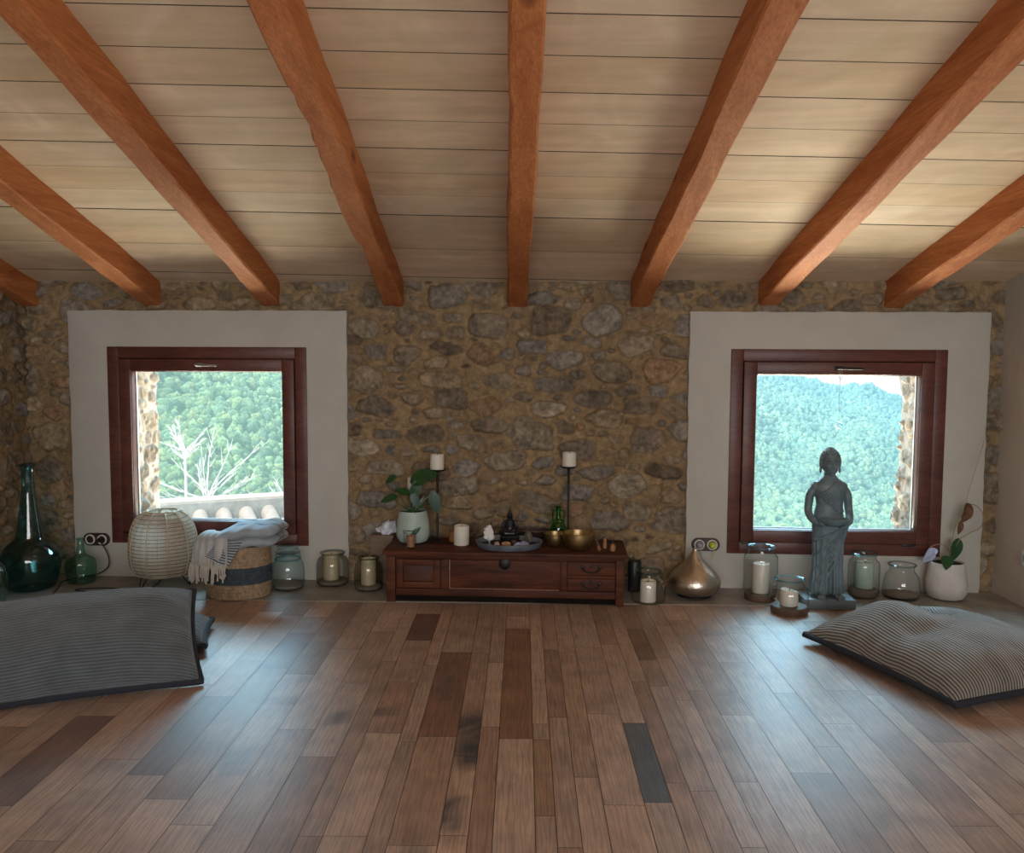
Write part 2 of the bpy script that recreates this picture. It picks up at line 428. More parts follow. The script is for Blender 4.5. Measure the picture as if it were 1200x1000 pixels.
def hill_mat():
    m, nt, out = nodes('forest_haze_glow')
    p = N(nt, 'ShaderNodeBsdfPrincipled', Roughness=.95); p.inputs['Specular IOR Level'].default_value = .1
    at = N(nt, 'ShaderNodeAttribute'); at.attribute_name = 'col'
    tc = N(nt, 'ShaderNodeTexCoord')
    no = N(nt, 'ShaderNodeTexNoise', Scale=.9, Detail=6.0, Roughness=.75); nt.links.new(tc.outputs['Object'], no.inputs['Vector'])
    rp = ramp(nt, [(.34, (.22, .26, .26)), (.66, (1.7, 1.7, 1.6))]); nt.links.new(no.outputs['Fac'], rp.inputs['Fac'])
    nt.links.new(mixc(nt, at.outputs['Color'], rp.outputs[0], 1.0, 'MULTIPLY'), p.inputs['Base Color'])
    b = N(nt, 'ShaderNodeBump', Strength=1.0, Distance=.8); nt.links.new(no.outputs['Fac'], b.inputs['Height'])
    nt.links.new(b.outputs[0], p.inputs['Normal'])
    # aerial haze painted as a blue-green glow of slope and trees
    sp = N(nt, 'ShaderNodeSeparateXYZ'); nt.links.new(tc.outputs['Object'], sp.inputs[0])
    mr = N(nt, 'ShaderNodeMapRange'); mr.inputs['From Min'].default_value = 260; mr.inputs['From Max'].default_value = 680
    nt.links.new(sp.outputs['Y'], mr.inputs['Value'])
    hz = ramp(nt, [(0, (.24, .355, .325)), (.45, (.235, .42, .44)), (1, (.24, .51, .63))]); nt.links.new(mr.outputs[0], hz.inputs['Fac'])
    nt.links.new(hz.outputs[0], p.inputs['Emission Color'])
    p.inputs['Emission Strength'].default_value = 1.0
    nt.links.new(p.outputs[0], out.inputs[0])
    return m
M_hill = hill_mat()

# ------------------------------------------------------------------ rubble stone field
def stone_field(W, H, res, seed, amax=.135, bright=1.0, mortar=(.30, .21, .115), contrast=.82):
    rng = np.random.default_rng(seed)
    cr = .008
    ncx, ncz = int(W/cr)+1, int(H/cr)+1
    occ = np.zeros((ncz, ncx), bool)
    stones = []
    gap = .0075
    def local(st, X, Z):
        cx, cz, a, b, th, p, ks = st[:7]
        dx, dz = X-cx, Z-cz
        u = dx*math.cos(th)+dz*math.sin(th); v = -dx*math.sin(th)+dz*math.cos(th)
        r = sum(np.clip((u/a*ct+v/b*sn)/dk, 0, None)**p for ct, sn, dk in ks)**(1/p)
        return (1-r)*min(a, b), u, v
    def planes(rng):
        if rng.random() < .42:
            return [(math.cos(q), math.sin(q), rng.uniform(.82, 1.0)) for q in [PI/2*i+rng.normal(0, .13) for i in range(4)]]+[(math.cos(q), math.sin(q), rng.uniform(1.05, 1.3)) for q in [PI/4+PI/2*i for i in range(4)]]
        k = int(rng.integers(5, 9)); a0 = rng.uniform(0, 6.28)
        an = [a0+2*PI*i/k+rng.uniform(-.28, .28) for i in range(k)]
        return [(math.cos(q), math.sin(q), rng.uniform(.70, 1.0)) for q in an]
    area = W*H
    plan = [(amax*.8, amax, 50*area), (amax*.55, amax*.8, 160*area), (.045, amax*.55, 420*area), (.028, .046, 420*area), (.016, .028, 330*area)]
    for lo, hi, n in plan:
        for _ in range(int(n)):
            a = rng.uniform(lo, hi); b = a*rng.uniform(.34, .80)
            st = (rng.uniform(0, W), rng.uniform(0, H), a, b, rng.normal(0, .12), rng.uniform(7, 13), planes(rng))
            R = a*1.35+gap
            i0, i1 = max(0, int((st[0]-R)/cr)), min(ncx, int((st[0]+R)/cr)+2)
            j0, j1 = max(0, int((st[1]-R)/cr)), min(ncz, int((st[1]+R)/cr)+2)
            if occ[min(ncz-1, int(st[1]/cr)), min(ncx-1, int(st[0]/cr))]: continue
            X, Z = np.meshgrid(np.arange(i0, i1)*cr, np.arange(j0, j1)*cr)
            d, _, _ = local(st, X, Z)
            ins = d > -gap
            if (occ[j0:j1, i0:i1] & ins).sum() > .03*ins.sum(): continue
            occ[j0:j1, i0:i1] |= d > 0
            stones.append(st)
    nx, nz = int(round(W/res))+1, int(round(H/res))+1
    X, Z = np.meshgrid(np.linspace(0, W, nx), np.linspace(0, H, nz))
    h = .003*vnoise(X, Z, .05, rng)+.0025*vnoise(X, Z, .016, rng)+.004*vnoise(X, Z, .25, rng)
    base = np.array(mortar)*bright
    col = base*(1+.16*vnoise(X, Z, .22, rng)+.14*vnoise(X, Z, .03, rng))[..., None]
    pal = np.array([[.235, .19, .135], [.20, .165, .125], [.265, .205, .13], [.15, .115, .082], [.21, .19, .16], [.25, .155, .09], [.30, .255, .19], [.20, .19, .175]])
    pal = base/bright*(1-contrast)+pal*contrast
    fine = vnoise(X, Z, .022, rng); finer = vnoise(X, Z, .011, rng); mid = vnoise(X, Z, .07, rng)
    wx = .007*vnoise(X, Z, .045, rng)+.0035*vnoise(X, Z, .014, rng); wz = .007*vnoise(X, Z, .045, rng)+.0035*vnoise(X, Z, .014, rng)
    for st in stones:
        R = st[2]*1.4+.01
        i0, i1 = max(0, int((st[0]-R)/W*(nx-1))), min(nx, int((st[0]+R)/W*(nx-1))+2)
        j0, j1 = max(0, int((st[1]-R)/H*(nz-1))), min(nz, int((st[1]+R)/H*(nz-1))+2)
        sl = (slice(j0, j1), slice(i0, i1))
        d, u, v = local(st, X[sl]+wx[sl], Z[sl]+wz[sl])
        Hs = rng.uniform(.004, .020); tx, tz = rng.normal(0, .14), rng.normal(0, .14)
        hh = Hs*(1-np.exp(-np.clip(d, 0, None)/.007))+np.clip(d, 0, .02)/.02*(u*tx+v*tz+.0055*fine[sl]+.0035*finer[sl]+.006*mid[sl])
        k = np.clip(d/.006, 0, 1)
        c = pal[rng.choice(len(pal), p=[.2, .19, .16, .09, .14, .06, .06, .1])]*bright*rng.uniform(.88, 1.28)
        h[sl] = np.where(d > 0, h[sl]*(1-k)+hh+.001, h[sl])
        shade = (1+.26*fine[sl]+.22*mid[sl]+.14*finer[sl])[..., None]
        edge = (1-.22*np.exp(-((d-.001)/.004)**2))[..., None]
        col[sl] = (col[sl]*(1-k[..., None])+c*shade*k[..., None])*edge
    return X, Z, h, np.clip(col, .01, 1)

def grid_faces(nx, nz):
    i = np.arange(nx*nz).reshape(nz, nx)
    return np.stack([i[:-1, :-1], i[:-1, 1:], i[1:, 1:], i[1:, :-1]], -1)

def add_boxes(V, F, cols, boxes, c):
    q = [[0, 1, 3, 2], [4, 6, 7, 5], [0, 4, 5, 1], [2, 3, 7, 6], [0, 2, 6, 4], [1, 5, 7, 3]]
    V = [V]; F = [F]; cols = [cols]; n = len(V[0])
    for x0, x1, y0, y1, z0, z1 in boxes:
        V.append(np.array([[x, y, z] for x in (x0, x1) for y in (y0, y1) for z in (z0, z1)], float))
        F.append(np.array(q)+n); cols.append(np.tile(np.array(c, float), (8, 1))); n += 8
    return np.concatenate(V), np.concatenate(F), np.concatenate(cols)

# room figures
ROT = .045                        # floor boards and side walls against the back wall
XL, XR = -3.0, 2.305              # where the side walls meet the back wall
WL, WR = (-2.511, -1.392, .194, 1.291), (.894, 2.013, .194, 1.291)   # window frames x0 x1 z0 z1
PL, PR = (-2.731, -1.170, 0.0, 1.490), (.675, 2.226, 0.0, 1.487)     # plaster surrounds
T = .30                           # depth of the outer window reveal
SL = .25                          # slope of the roof
ZC = 1.645                        # ceiling height at the back wall

# ---- back wall
W0, W1, HB = -3.06, 2.40, 1.72
X, Z, h, col = stone_field(W1-W0, HB, .005, 3)
X = X+W0
for P_ in (PL, PR):
    h = np.where((X > P_[0]-.012) & (X < P_[1]+.012) & (Z < P_[3]+.012), np.minimum(h, .020), h)
V = np.stack([X, -h, Z], -1).reshape(-1, 3)
F = grid_faces(X.shape[1], X.shape[0])
cx = (X[:-1, :-1]+X[1:, 1:])/2; cz = (Z[:-1, :-1]+Z[1:, 1:])/2
hole = np.zeros(cx.shape, bool)
for x0, x1, z0, z1 in (PL, PR):
    hole |= (cx > x0+.03) & (cx < x1-.03) & (cz < z1-.03)
F = F[~hole].reshape(-1, 4)
solid = [(-3.5, WL[0]+.05, .02, T, -.1, 2.0), (WL[1]-.05, WR[0]+.05, .02, T, -.1, 2.0), (WR[1]-.05, 2.8, .02, T, -.1, 2.0)]
for w in (WL, WR):
    solid += [(w[0]+.05, w[1]-.05, .02, T, -.1, w[2]+.05), (w[0]+.05, w[1]-.05, .02, T, w[3]-.05, 2.0)]
V, F, cc = add_boxes(V, F, col.reshape(-1, 3), solid, (.34, .30, .24))
o = np_obj('wall_back', V, F, M_stone, cc); tag(o, 'rubble stone back wall between and around the two windows', 'wall', kind='structure')

# ---- outer stone reveals seen through the panes
def reveal(x, sgn, z0, z1, name, label, seed):
    X, Z, h, col = stone_field(T-.04, z1-z0, .006, seed, amax=.10, bright=1.0, mortar=(.36, .31, .26), contrast=.75)
    rng = np.random.default_rng(seed)
    wob = .018*vnoise(X, Z, .16, rng)*np.clip(X/(T-.04), 0, 1)
    col = col*np.array([1.05, 1.0, .98])
    Vv = np.stack([x+sgn*(h+wob), X+.045, Z+z0], -1).reshape(-1, 3)
    ob = np_obj(name, Vv, grid_faces(X.shape[1], X.shape[0]).reshape(-1, 4), M_ext, col.reshape(-1, 3))
    return tag(ob, label, 'window reveal', kind='structure')
reveal(-2.40, 1, .2, 1.3, 'wall_outer', 'pale rubble stone jamb outside the left window', 21)
reveal(1.905, -1, .2, 1.3, 'wall_outer', 'warm rubble stone jamb outside the right window', 22)

# ---- side walls, front wall
def side_dir(y): return -ROT*y
X, Z, h, col = stone_field(3.0, 2.6, .008, 11)
yy = .05-X
V = np.stack([XL+h+side_dir(yy), yy, Z], -1).reshape(-1, 3)
F = grid_faces(X.shape[1], X.shape[0]).reshape(-1, 4)
n0 = len(V)
ext = [[XL+side_dir(-2.95), -2.95, -.1], [XL+side_dir(-8), -8, -.1], [XL+side_dir(-8), -8, 4.0], [XL+side_dir(-2.95), -2.95, 4.0],
       [XL-.03, .3, -.1], [XL-.03+side_dir(-8), -8, -.1], [XL-.03+side_dir(-8), -8, 4.0], [XL-.03, .3, 4.0]]
V = np.concatenate([V, ext]); F = np.concatenate([F, [[n0, n0+1, n0+2, n0+3], [n0+4, n0+5, n0+6, n0+7]]])
cc = np.concatenate([col.reshape(-1, 3), np.tile([.3, .24, .16], (8, 1))])
o = np_obj('wall_left', V, F, M_stone, cc); tag(o, 'rubble stone left side wall', 'wall', kind='structure')

bm = bmesh.new()
nz, ny = 24, 60
g = [[bm.verts.new((XR+side_dir(.05-7.9*j/ny)+.006*math.sin(j*1.7+i*2.1)*math.cos(i*.9+j*.3), .05-7.9*j/ny, -.05+4.0*i/nz)) for j in range(ny+1)] for i in range(nz+1)]
for i in range(nz):
    for j in range(ny): bm.faces.new((g[i][j], g[i][j+1], g[i+1][j+1], g[i+1][j]))
o = obj('wall_right', bm, M_plaster_r); tag(o, 'plain beige plastered right side wall', 'wall', kind='structure')
bm = bmesh.new(); bx(bm, -3.2, 3.2, -8.1, -7.9, -.1, 4.2)
o = obj('wall_front', bm, M_plaster_r); tag(o, 'plain plaster wall behind the viewer', 'wall', kind='structure')

# ---- plaster surrounds
def surround(P, w, name, label):
    bm = bmesh.new()
    y0, y1 = -.034, .012
    rng = random.Random(name)
    def edge(a, b, n=26):
        return [(a[0]+(b[0]-a[0])*i/n, a[1]+(b[1]-a[1])*i/n) for i in range(n)]
    outer = [(P[0], P[2]), (P[1], P[2]), (P[1], P[3]), (P[0], P[3])]
    inner = [(w[0], w[2]), (w[1], w[2]), (w[1], w[3]), (w[0], w[3])]
    O, I = [], []
    for k in range(4):
        O += edge(outer[k], outer[(k+1) % 4]); I += edge(inner[k], inner[(k+1) % 4])
    n = len(O)
    jit = [(rng.uniform(-.003, .003), rng.uniform(-.003, .003)) for _ in range(n)]
    of = [bm.verts.new((a+j[0], y0+.004, b+j[1])) for (a, b), j in zip(O, jit)]
    oc = [bm.verts.new((a+j[0]+(.006 if a < (P[0]+P[1])/2 else -.006), y0, b+j[1]-(.006 if b > .7 else 0))) for (a, b), j in zip(O, jit)]
    ob_ = [bm.verts.new((a+j[0], y1, b+j[1])) for (a, b), j in zip(O, jit)]
    inf = [bm.verts.new((a, y0, b)) for a, b in I]; inb = [bm.verts.new((a, y1+.04, b)) for a, b in I]
    for k in range(n):
        q = (k+1) % n
        bm.faces.new((oc[k], oc[q], inf[q], inf[k])); bm.faces.new((of[k], of[q], oc[q], oc[k]))
        bm.faces.new((ob_[k], ob_[q], of[q], of[k])); bm.faces.new((inf[k], inf[q], inb[q], inb[k]))
    o = obj(name, bm, M_plaster); return tag(o, label, 'plaster surround', kind='structure')
surround(PL, WL, 'trim_1', 'smooth off-white plaster panel framing the left window')
surround(PR, WR, 'trim_2', 'smooth off-white plaster panel framing the right window')

# ---- windows
def frame_ring(bm, x0, x1, z0, z1, w, y0, y1, bev=.004):
    bx(bm, x0, x0+w, y0, y1, z0, z1, bev); bx(bm, x1-w, x1, y0, y1, z0, z1, bev)
    bx(bm, x0+w, x1-w, y0, y1, z1-w, z1, bev); bx(bm, x0+w, x1-w, y0, y1, z0, z0+w, bev)
def window(w, name, label, hx, handle_open):
    x0, x1, z0, z1 = w
    t = thing(name, label, 'window', (x0, 0, z0), kind='structure')
    W, H = x1-x0, z1-z0
    bm = bmesh.new(); frame_ring(bm, 0, W, 0, H, .064, -.04, .0); frame_ring(bm, 0, W, 0, H, .082, .031, .06)
    obj('frame', bm, M_window, t)
    bm = bmesh.new(); s = .068
    frame_ring(bm, s, W-s, s-.002, H-s, .066, -.05, .03)
    # glazing bead
    frame_ring(bm, s+.06, W-s-.06, s+.058, H-s-.06, .010, -.040, .0)
    obj('sash', bm, M_window, t)
    bm = bmesh.new(); bx(bm, s+.066, W-s-.066, .002, .008, s+.064, H-s-.066)
    obj('pane', bm, M_pane, t)
    bm = bmesh.new(); k = s+.066
    frame_ring(bm, k-.002, W-k+.002, k-.004, H-k+.002, .007, .012, .024, 0)
    obj('glazing_seal', bm, M_white, t)
    bm = bmesh.new()
    hz = H-s-.032
    box(bm, (hx-x0, -.056, hz), (.035, .012, .024), None, .004)
    d = 1
    tube(bm, [(hx-x0-.005, -.06, hz), (hx-x0-.005, -.085, hz+.002), (hx-x0+.03, -.09, hz+.001), (hx-x0+.115, -.09, hz-.002)], [.008, .008, .0075, .006], 8)
    obj('handle', bm, M_silverm if not handle_open else M_iron, t)
    for k in (.11, W-.17):
        bm = bmesh.new(); box(bm, (k, -.049, s-.006), (.075, .014, .012), None, .003)
        obj('hinge', bm, M_black, t)
    return t
window(WL, 'window_1', 'left dark red wooden window overlooking forest and tiled roof', -1.985, False)
window(WR, 'window_2', 'right dark red wooden window behind the standing statue', 1.445, True)

# ---- floor
def rot_xy(u, v): return (u+v*(-ROT), v+u*ROT)           # across, along -> x, y
def build_floor():
    rng = random.Random(5)
    Vs, Fs, cols, uvs = [], [], [], []
    edges = [-3.4]
    known = [-1.130, -1.013, -.892, -.780, -.718, -.603, -.546, -.419, -.345, -.282, -.172, -.117, -.054, .018, .132, .210, .270, .345, .408, .4805, .591]
    u = known[0]; L = []
    while u > -3.4:
        L.append(u); u -= rng.choice([.062, .085, .112, .12, .125, .118, .13])
    edges = L[::-1]+known[1:]
    u = known[-1]
    while u < 3.1:
        u += rng.choice([.062, .085, .112, .12, .125, .118, .13]); edges.append(u)
    off = ROT*2.636*-1                                  # measured at y=-2.636
    tones = [(.325, .213, .150), (.305, .192, .131), (.345, .226, .160), (.285, .175, .118), (.335, .224, .163), (.315, .210, .153), (.255, .150, .104), (.365, .247, .182)]
    stain = [(-.278, -1.95, .05, .17, .80), (-.262, -2.10, .04, .10, .8), (-.307, -2.46, .035, .10, .75), (-.345, -2.62, .02, .1, .5), (-.43, -1.55, .03, .12, .5),
             (-.75, -1.85, .03, .06, .6), (-.62, -1.80, .03, .04, .55), (-.98, -2.2, .04, .1, .35), (.66, -.82, .06, .09, .35), (-1.0, -1.72, .05, .04, .55)]
    special = [(.240, -1.83, -2.36, (.115, .13, .15)), (-.573, -.62, -1.02, (.19, .105, .075)), (-.374, -1.16, -1.98, (.25, .135, .092)), (-.17, -.82, -1.98, (.28, .155, .092)),
               (-1.1, -.95, -1.40, (.235, .13, .10)), (-.05, -1.98, -2.45, (.36, .235, .16)), (-1.62, -1.9, -2.5, (.215, .145, .13)), (.32, -.80, -1.20, (.24, .145, .10)), (-1.25, -1.7, -2.3, (.22, .15, .13))]
    ns = 26
    for a, b in zip(edges, edges[1:]):
        v = -7.9+rng.uniform(-1.2, 0)
        ends = []
        while v < -.2:
            v2 = v+rng.choice([.45, .62, .8, .95, 1.1, 1.3, .7])
            v2 = min(v2, -.2) if v2 > -.5 else v2
            ends.append((v, v2)); v = v2
        mine = [q for q in special if a <= q[0]+ROT*(q[1]+q[2])/2 < b]
        for sx, s0, s1, sc in mine:
            s0 -= sx*ROT; s1 -= sx*ROT
            ends = [(e0, min(e1, s1)) for e0, e1 in ends if e0 < s1-.02]+[(s1, s0)]+[(max(e0, s0), e1) for e0, e1 in ends if e1 > s0+.02]
        for v0, v1 in ends:
            if v1 > -.2 and v1-v0 < .05: continue
            t = rng.choice(tones); k = rng.uniform(1.0, 1.35)
            c = np.array(t)*k*np.array([1.20, 1.34, 1.46])
            g = .0010
            m = max(2, int((v1-v0)/.035))
            su, sv = rng.uniform(0, 50), rng.uniform(0, 50)
            for sx, s0, s1, sc in mine:
                if s1-sx*ROT-.01 < (v0+v1)/2 < s0-sx*ROT+.01: c = np.array(sc)
            base = len(Vs)
            uu = [a+g, (a+b)/2, b-g]
            for i in range(m+1):
                vv = (v0+g)+(v1-v0-2*g)*i/m
                for q in uu:
                    x, y = rot_xy(q, vv)
                    cc = c.copy()
                    for sx, sy, rx, ry, s in stain:
                        if not (a <= sx+ROT*sy < b): continue
                        w = s*1.15*math.exp(-((x-sx)/(rx*1.5))**4-((y-sy)/ry)**4)
                        if w > .02:
                            w *= .55+.9*rng.random(); w = min(w, .92)
                            cc = cc*(1-w)+np.array([.05, .052, .065])*w
                    Vs.append((x, y, 0.0)); cols.append(cc); uvs.append((q+su, vv+sv))
            for i in range(m):
                for j in range(2):
                    p = base+i*3+j
                    Fs.append((p, p+1, p+4, p+3))
    n = len(Vs)
    o = [(-3.6, -8.1, -.004), (3.3, -8.1, -.004), (3.3, .2, -.004), (-3.6, .2, -.004), (-3.6, -8.1, -.10), (3.3, -8.1, -.10), (3.3, .2, -.10), (-3.6, .2, -.10)]
    Vs += o; cols += [np.array([.012, .008, .006])]*8; uvs += [(0, 0)]*8
    Fs += [(n, n+1, n+2, n+3), (n+4, n+7, n+6, n+5), (n, n+4, n+5, n+1), (n+2, n+6, n+7, n+3), (n+1, n+5, n+6, n+2), (n, n+3, n+7, n+4)]
    o = np_obj('floor', np.array(Vs), np.array(Fs), M_floor, np.array(cols), smooth=False, uv=np.array(uvs))
    tag(o, 'worn oak plank floor with reddish boards and dark stains', 'floor', kind='structure')
build_floor()

# ---- concrete border along the three walls
def slabpoly(name, pts, label):
    bm = bmesh.new()
    a = [bm.verts.new((x, y, .003)) for x, y in pts]; b = [bm.verts.new((x, y, -.02)) for x, y in pts]
    bm.faces.new(a); bm.faces.new(b[::-1])
    for i in range(len(pts)): bm.faces.new((a[i], b[i], b[(i+1) % len(pts)], a[(i+1) % len(pts)]))
    o = obj(name, bm, M_concrete); return tag(o, label, 'floor border', kind='structure')
eL, eR = (-2.695, -.503), (2.05, -.318)
slabpoly('trim_3', [(-3.1, .06), (-3.1, -.50), eL, eR, (2.5, -.30), (2.5, .06)], 'grey concrete strip along the foot of the back wall')
slabpoly('trim_4', [(-3.2, -.50), (-3.2, -7.9), (eL[0]+.35, -7.9), eL], 'grey concrete strip along the left wall')
slabpoly('trim_5', [eR, (eR[0]+.35, -7.9), (2.9, -7.9), (2.5, -.30)], 'grey concrete strip along the right wall')

# ---- ceiling boards
def build_ceiling():
    rng = random.Random(9)
    Vs, Fs, cols = [], [], []
    k = 0.06
    v = .16
    zf = lambda y: ZC-SL*y
    def P(u, v):
        x, y = u-v*k, v+u*k
        return x, y
    while v > -8.3:
        w = .195; g = rng.choice([.0008, .0015, .002, .003])
        c = np.array(rng.choice([(.71, .56, .40), (.68, .535, .38), (.73, .57, .41), (.69, .53, .36), (.71, .575, .42)]))*rng.uniform(.95, 1.04)
        dz = rng.uniform(0, .002)
        b = len(Vs); n = 40
        for i in range(n+1):
            u = -3.9+7.6*i/n
            for vv, zo in ((v-g, .0), (v-w+g, .0)):
                x, y = P(u, vv); Vs.append((x, y, zf(y)+dz)); cols.append(c)
            for vv in (v-g, v-w+g):
                for zo in (.0005, .02):
                    x, y = P(u, vv); Vs.append((x, y, zf(y)+zo+dz)); cols.append(c*.10)
        for i in range(n):
            p = b+i*6
            Fs += [(p, p+6, p+7, p+1), (p+2, p+3, p+9, p+8), (p+4, p+10, p+11, p+5)]
        v -= w
    n = len(Vs)
    for zo in (.018, .12):
        for x, y in ((-4, .06), (4, .06), (4, -8.3), (-4, -8.3)): Vs.append((x, y, zf(y)+zo)); cols.append(np.array([.08, .06, .04]))
    Fs += [(n, n+1, n+2, n+3), (n+4, n+7, n+6, n+5)]
    o = np_obj('ceiling', np.array(Vs), np.array(Fs), M_ceil, np.array(cols), smooth=False)
    tag(o, 'sloping ceiling of pale limed boards', 'ceiling', kind='structure')
build_ceiling()

# ---- beams
KB = .062
bx0 = [-2.962, -2.258, -1.592, -.914, -.245, .409, 1.083, 1.739]
names = ['leftmost orange timber ceiling beam against the stone wall', 'orange ceiling beam ending above the left end of the left window panel',
         'orange ceiling beam ending above the right part of the left window panel', 'orange ceiling beam with a ragged bark edge left of centre',
         'centre orange ceiling beam running straight above the chest', 'orange ceiling beam ending just left of the right window panel',
         'orange ceiling beam ending above the left part of the right window panel', 'rightmost orange ceiling beam, ending above the right window']
for bi, (x0, lab) in enumerate(zip(bx0, names)):
    rng = random.Random(bi); bm = bmesh.new()
    n = 110; L = 8.1; hw = .051
    rows = []
    def sm(i, ph): return .003*math.sin(i*.23+ph)+.0018*math.sin(i*.71+ph*2)
    for i in range(n+1):
        y = .03-L*(i/n)**1.5
        xc = x0-KB*y; zb = 1.512-SL*y; zt = 1.665-SL*y
        c = .007
        wn = [0, 0]
        if bi == 3: wn[0] = max(0, .010*math.sin(i*.35)+.010*rng.random()-.002) if y < -.35 else 0
        if bi == 4: wn[0] = max(0, rng.uniform(-.006, .008)) if y < -1.2 else 0
        e = [sm(i, 1+bi), sm(i, 2.5+bi), sm(i, 4+bi), rng.uniform(-.0012, .0012)]
        pr = [(-hw+e[0], zt), (-hw+e[0]+wn[0]*.5, zb+c+wn[0]*1.6), (-hw+c+e[0]+wn[0], zb+e[2]*.5), (hw-c+e[1], zb+e[2]*.5+e[3]), (hw+e[1], zb+c), (hw+e[1], zt)]
        rows.append([bm.verts.new((xc+a, y, z)) for a, z in pr])
    for A, B in zip(rows, rows[1:]):
        for k in range(6): bm.faces.new((A[k], A[(k+1) % 6], B[(k+1) % 6], B[k]))
    bm.faces.new(rows[0]); bm.faces.new(rows[-1][::-1])
    o = obj('ceiling_beam', bm, M_beam, smooth=25); tag(o, lab, 'ceiling beam', kind='structure', group='orange timber ceiling beams')
    for m_ in []: pass

# ------------------------------------------------------------------ chest
def chest():
    t = thing('wooden_chest', 'low reddish-brown antique wooden chest against the stone wall', 'chest', (-.28, -.43, .003))
    X0 = -.28
    L = lambda x: x-X0
    xa, xb = L(-.878), L(.318)
    dep = .31
    # body carcass
    bm = bmesh.new(); bx(bm, L(-.85), L(.29), .012, dep, .045, .245)
    obj('carcass', bm, M_chest_dk, t)
    bm = bmesh.new(); bx(bm, L(-.83), L(.275), .022, .034, .0, .05); obj('gap_shade_strip', bm, M_char_shade, t)  # black board added to stand for the shade under the chest
    bm = bmesh.new()
    bx(bm, L(-.892), L(.333), -.038, dep+.012, .247, .267, .004)
    o = obj('top', bm, M_chest, t)
    bm = bmesh.new(); bx(bm, L(-.872), L(.315), -.02, -.0, .232, .246, .004); obj('top_moulding', bm, M_chest, t)
    for xx in ((-.876, -.830), (.276, .316)):
        bm = bmesh.new(); bx(bm, L(xx[0]), L(xx[1]), -.012, .035, 0, .2465, .004); obj('leg', bm, M_chest, t)
        bm = bmesh.new(); bx(bm, L(xx[0]), L(xx[1]), dep-.045, dep, 0, .2465, .004); obj('leg', bm, M_chest, t)
    bm = bmesh.new(); bx(bm, L(-.829), L(.275), -.004, .02, .034, .070, .003); obj('bottom_rail', bm, M_chest, t)
    bm = bmesh.new(); bx(bm, L(-.829), L(.275), -.004, .02, .222, .2465, .002); obj('top_rail', bm, M_chest, t)
    for x0, x1 in ((-.600, -.562), (.004, .034)):
        bm = bmesh.new(); bx(bm, L(x0), L(x1), -.007, .02, .070, .222, .003); obj('stile', bm, M_chest, t)
    # door: frame and sunk panel with a pale worn bead
    d = bmesh.new()
    x0, x1, z0, z1 = L(-.826), L(-.604), .074, .219
    bx(d, x0, x0+.034, -.004, .016, z0, z1, .002); bx(d, x1-.034, x1, -.004, .016, z0, z1, .002)
    bx(d, x0+.034, x1-.034, -.004, .016, z1-.032, z1, .002); bx(d, x0+.034, x1-.034, -.004, .016, z0, z0+.03, .002)
    door = obj('door', d, M_chest, t)
    bm = bmesh.new()
    box(bm, ((x0+x1)/2, .012, (z0+z1)/2), (x1-x0-.068, .008, z1-z0-.062), None, .002); obj('door_panel', bm, M_chest_dk, door)
    bm = bmesh.new(); bx(bm, x1+.0005, x1+.0035, -.010, .01, z0, z1); obj('hinge_strip', bm, M_iron, door)
    # centre panel
    bm = bmesh.new(); bx(bm, L(-.556), L(-.002), .002, .014, .074, .219, .002)
    cp = obj('centre_panel', bm, M_chest, t)
    bm = bmesh.new()
    bx(bm, L(-.560), L(-.553), -.003, .010, .072, .221, .001); bx(bm, L(-.553), L(-.005), -.003, .010, .071, .076, .001)
    obj('bead', bm, mat('worn_bead', (.26, .13, .08), .6, var=.4, scale=40), cp)
    # lock plate with hasp
    bm = bmesh.new()
    lathe(bm, [(0, -.004), (.028, -.004), (.030, 0), (.022, .004), (.010, .007), (0, .008)], 24)
    bmesh.ops.rotate(bm, verts=bm.verts, cent=(0, 0, 0), matrix=Matrix.Rotation(PI/2, 3, 'X'))
    bmesh.ops.translate(bm, verts=bm.verts, vec=(L(-.277), -.012, .208))
    ring_b = bmesh.new()
    lk = obj('lock_plate', bm, M_iron, t)
    bm = bmesh.new()
    tube(bm, [(L(-.277)+.026*math.cos(a), -.022, .205+.026*math.sin(a)) for a in [PI+PI*k/10 for k in range(11)]], .0035, 6)
    obj('hasp', bm, M_iron, lk); ring_b.free()
    # drawers
    for z0, z1 in ((.153, .219), (.074, .135)):
        bm = bmesh.new(); bx(bm, L(.037), L(.273), -.003, .2, z0, z1, .003)
        dr = obj('drawer', bm, M_chest, t)
        zc = (z0+z1)/2
        bm = bmesh.new()
        xc = L(.155)
        pts = [(xc+.042*math.cos(a), -.014-.008*abs(math.sin(a)), zc+.006+.022*math.sin(a)) for a in [PI+PI*k/12 for k in range(13)]]
        tube(bm, pts, .0042, 8)
        for s in (-1, 1):
            box(bm, (xc+s*.042, -.007, zc+.008), (.018, .010, .018), None, .004)
        obj('handle', bm, M_iron, dr)
        bm = bmesh.new(); ell(bm, (xc, -.0035, zc+.016), (.007, .003, .010)); obj('keyhole', bm, M_black, dr)
    bm = bmesh.new(); bx(bm, L(.036), L(.275), -.007, .02, .136, .152, .003); obj('drawer_rail', bm, M_chest, t)
    return t
chest()
ZT = .2705   # chest top

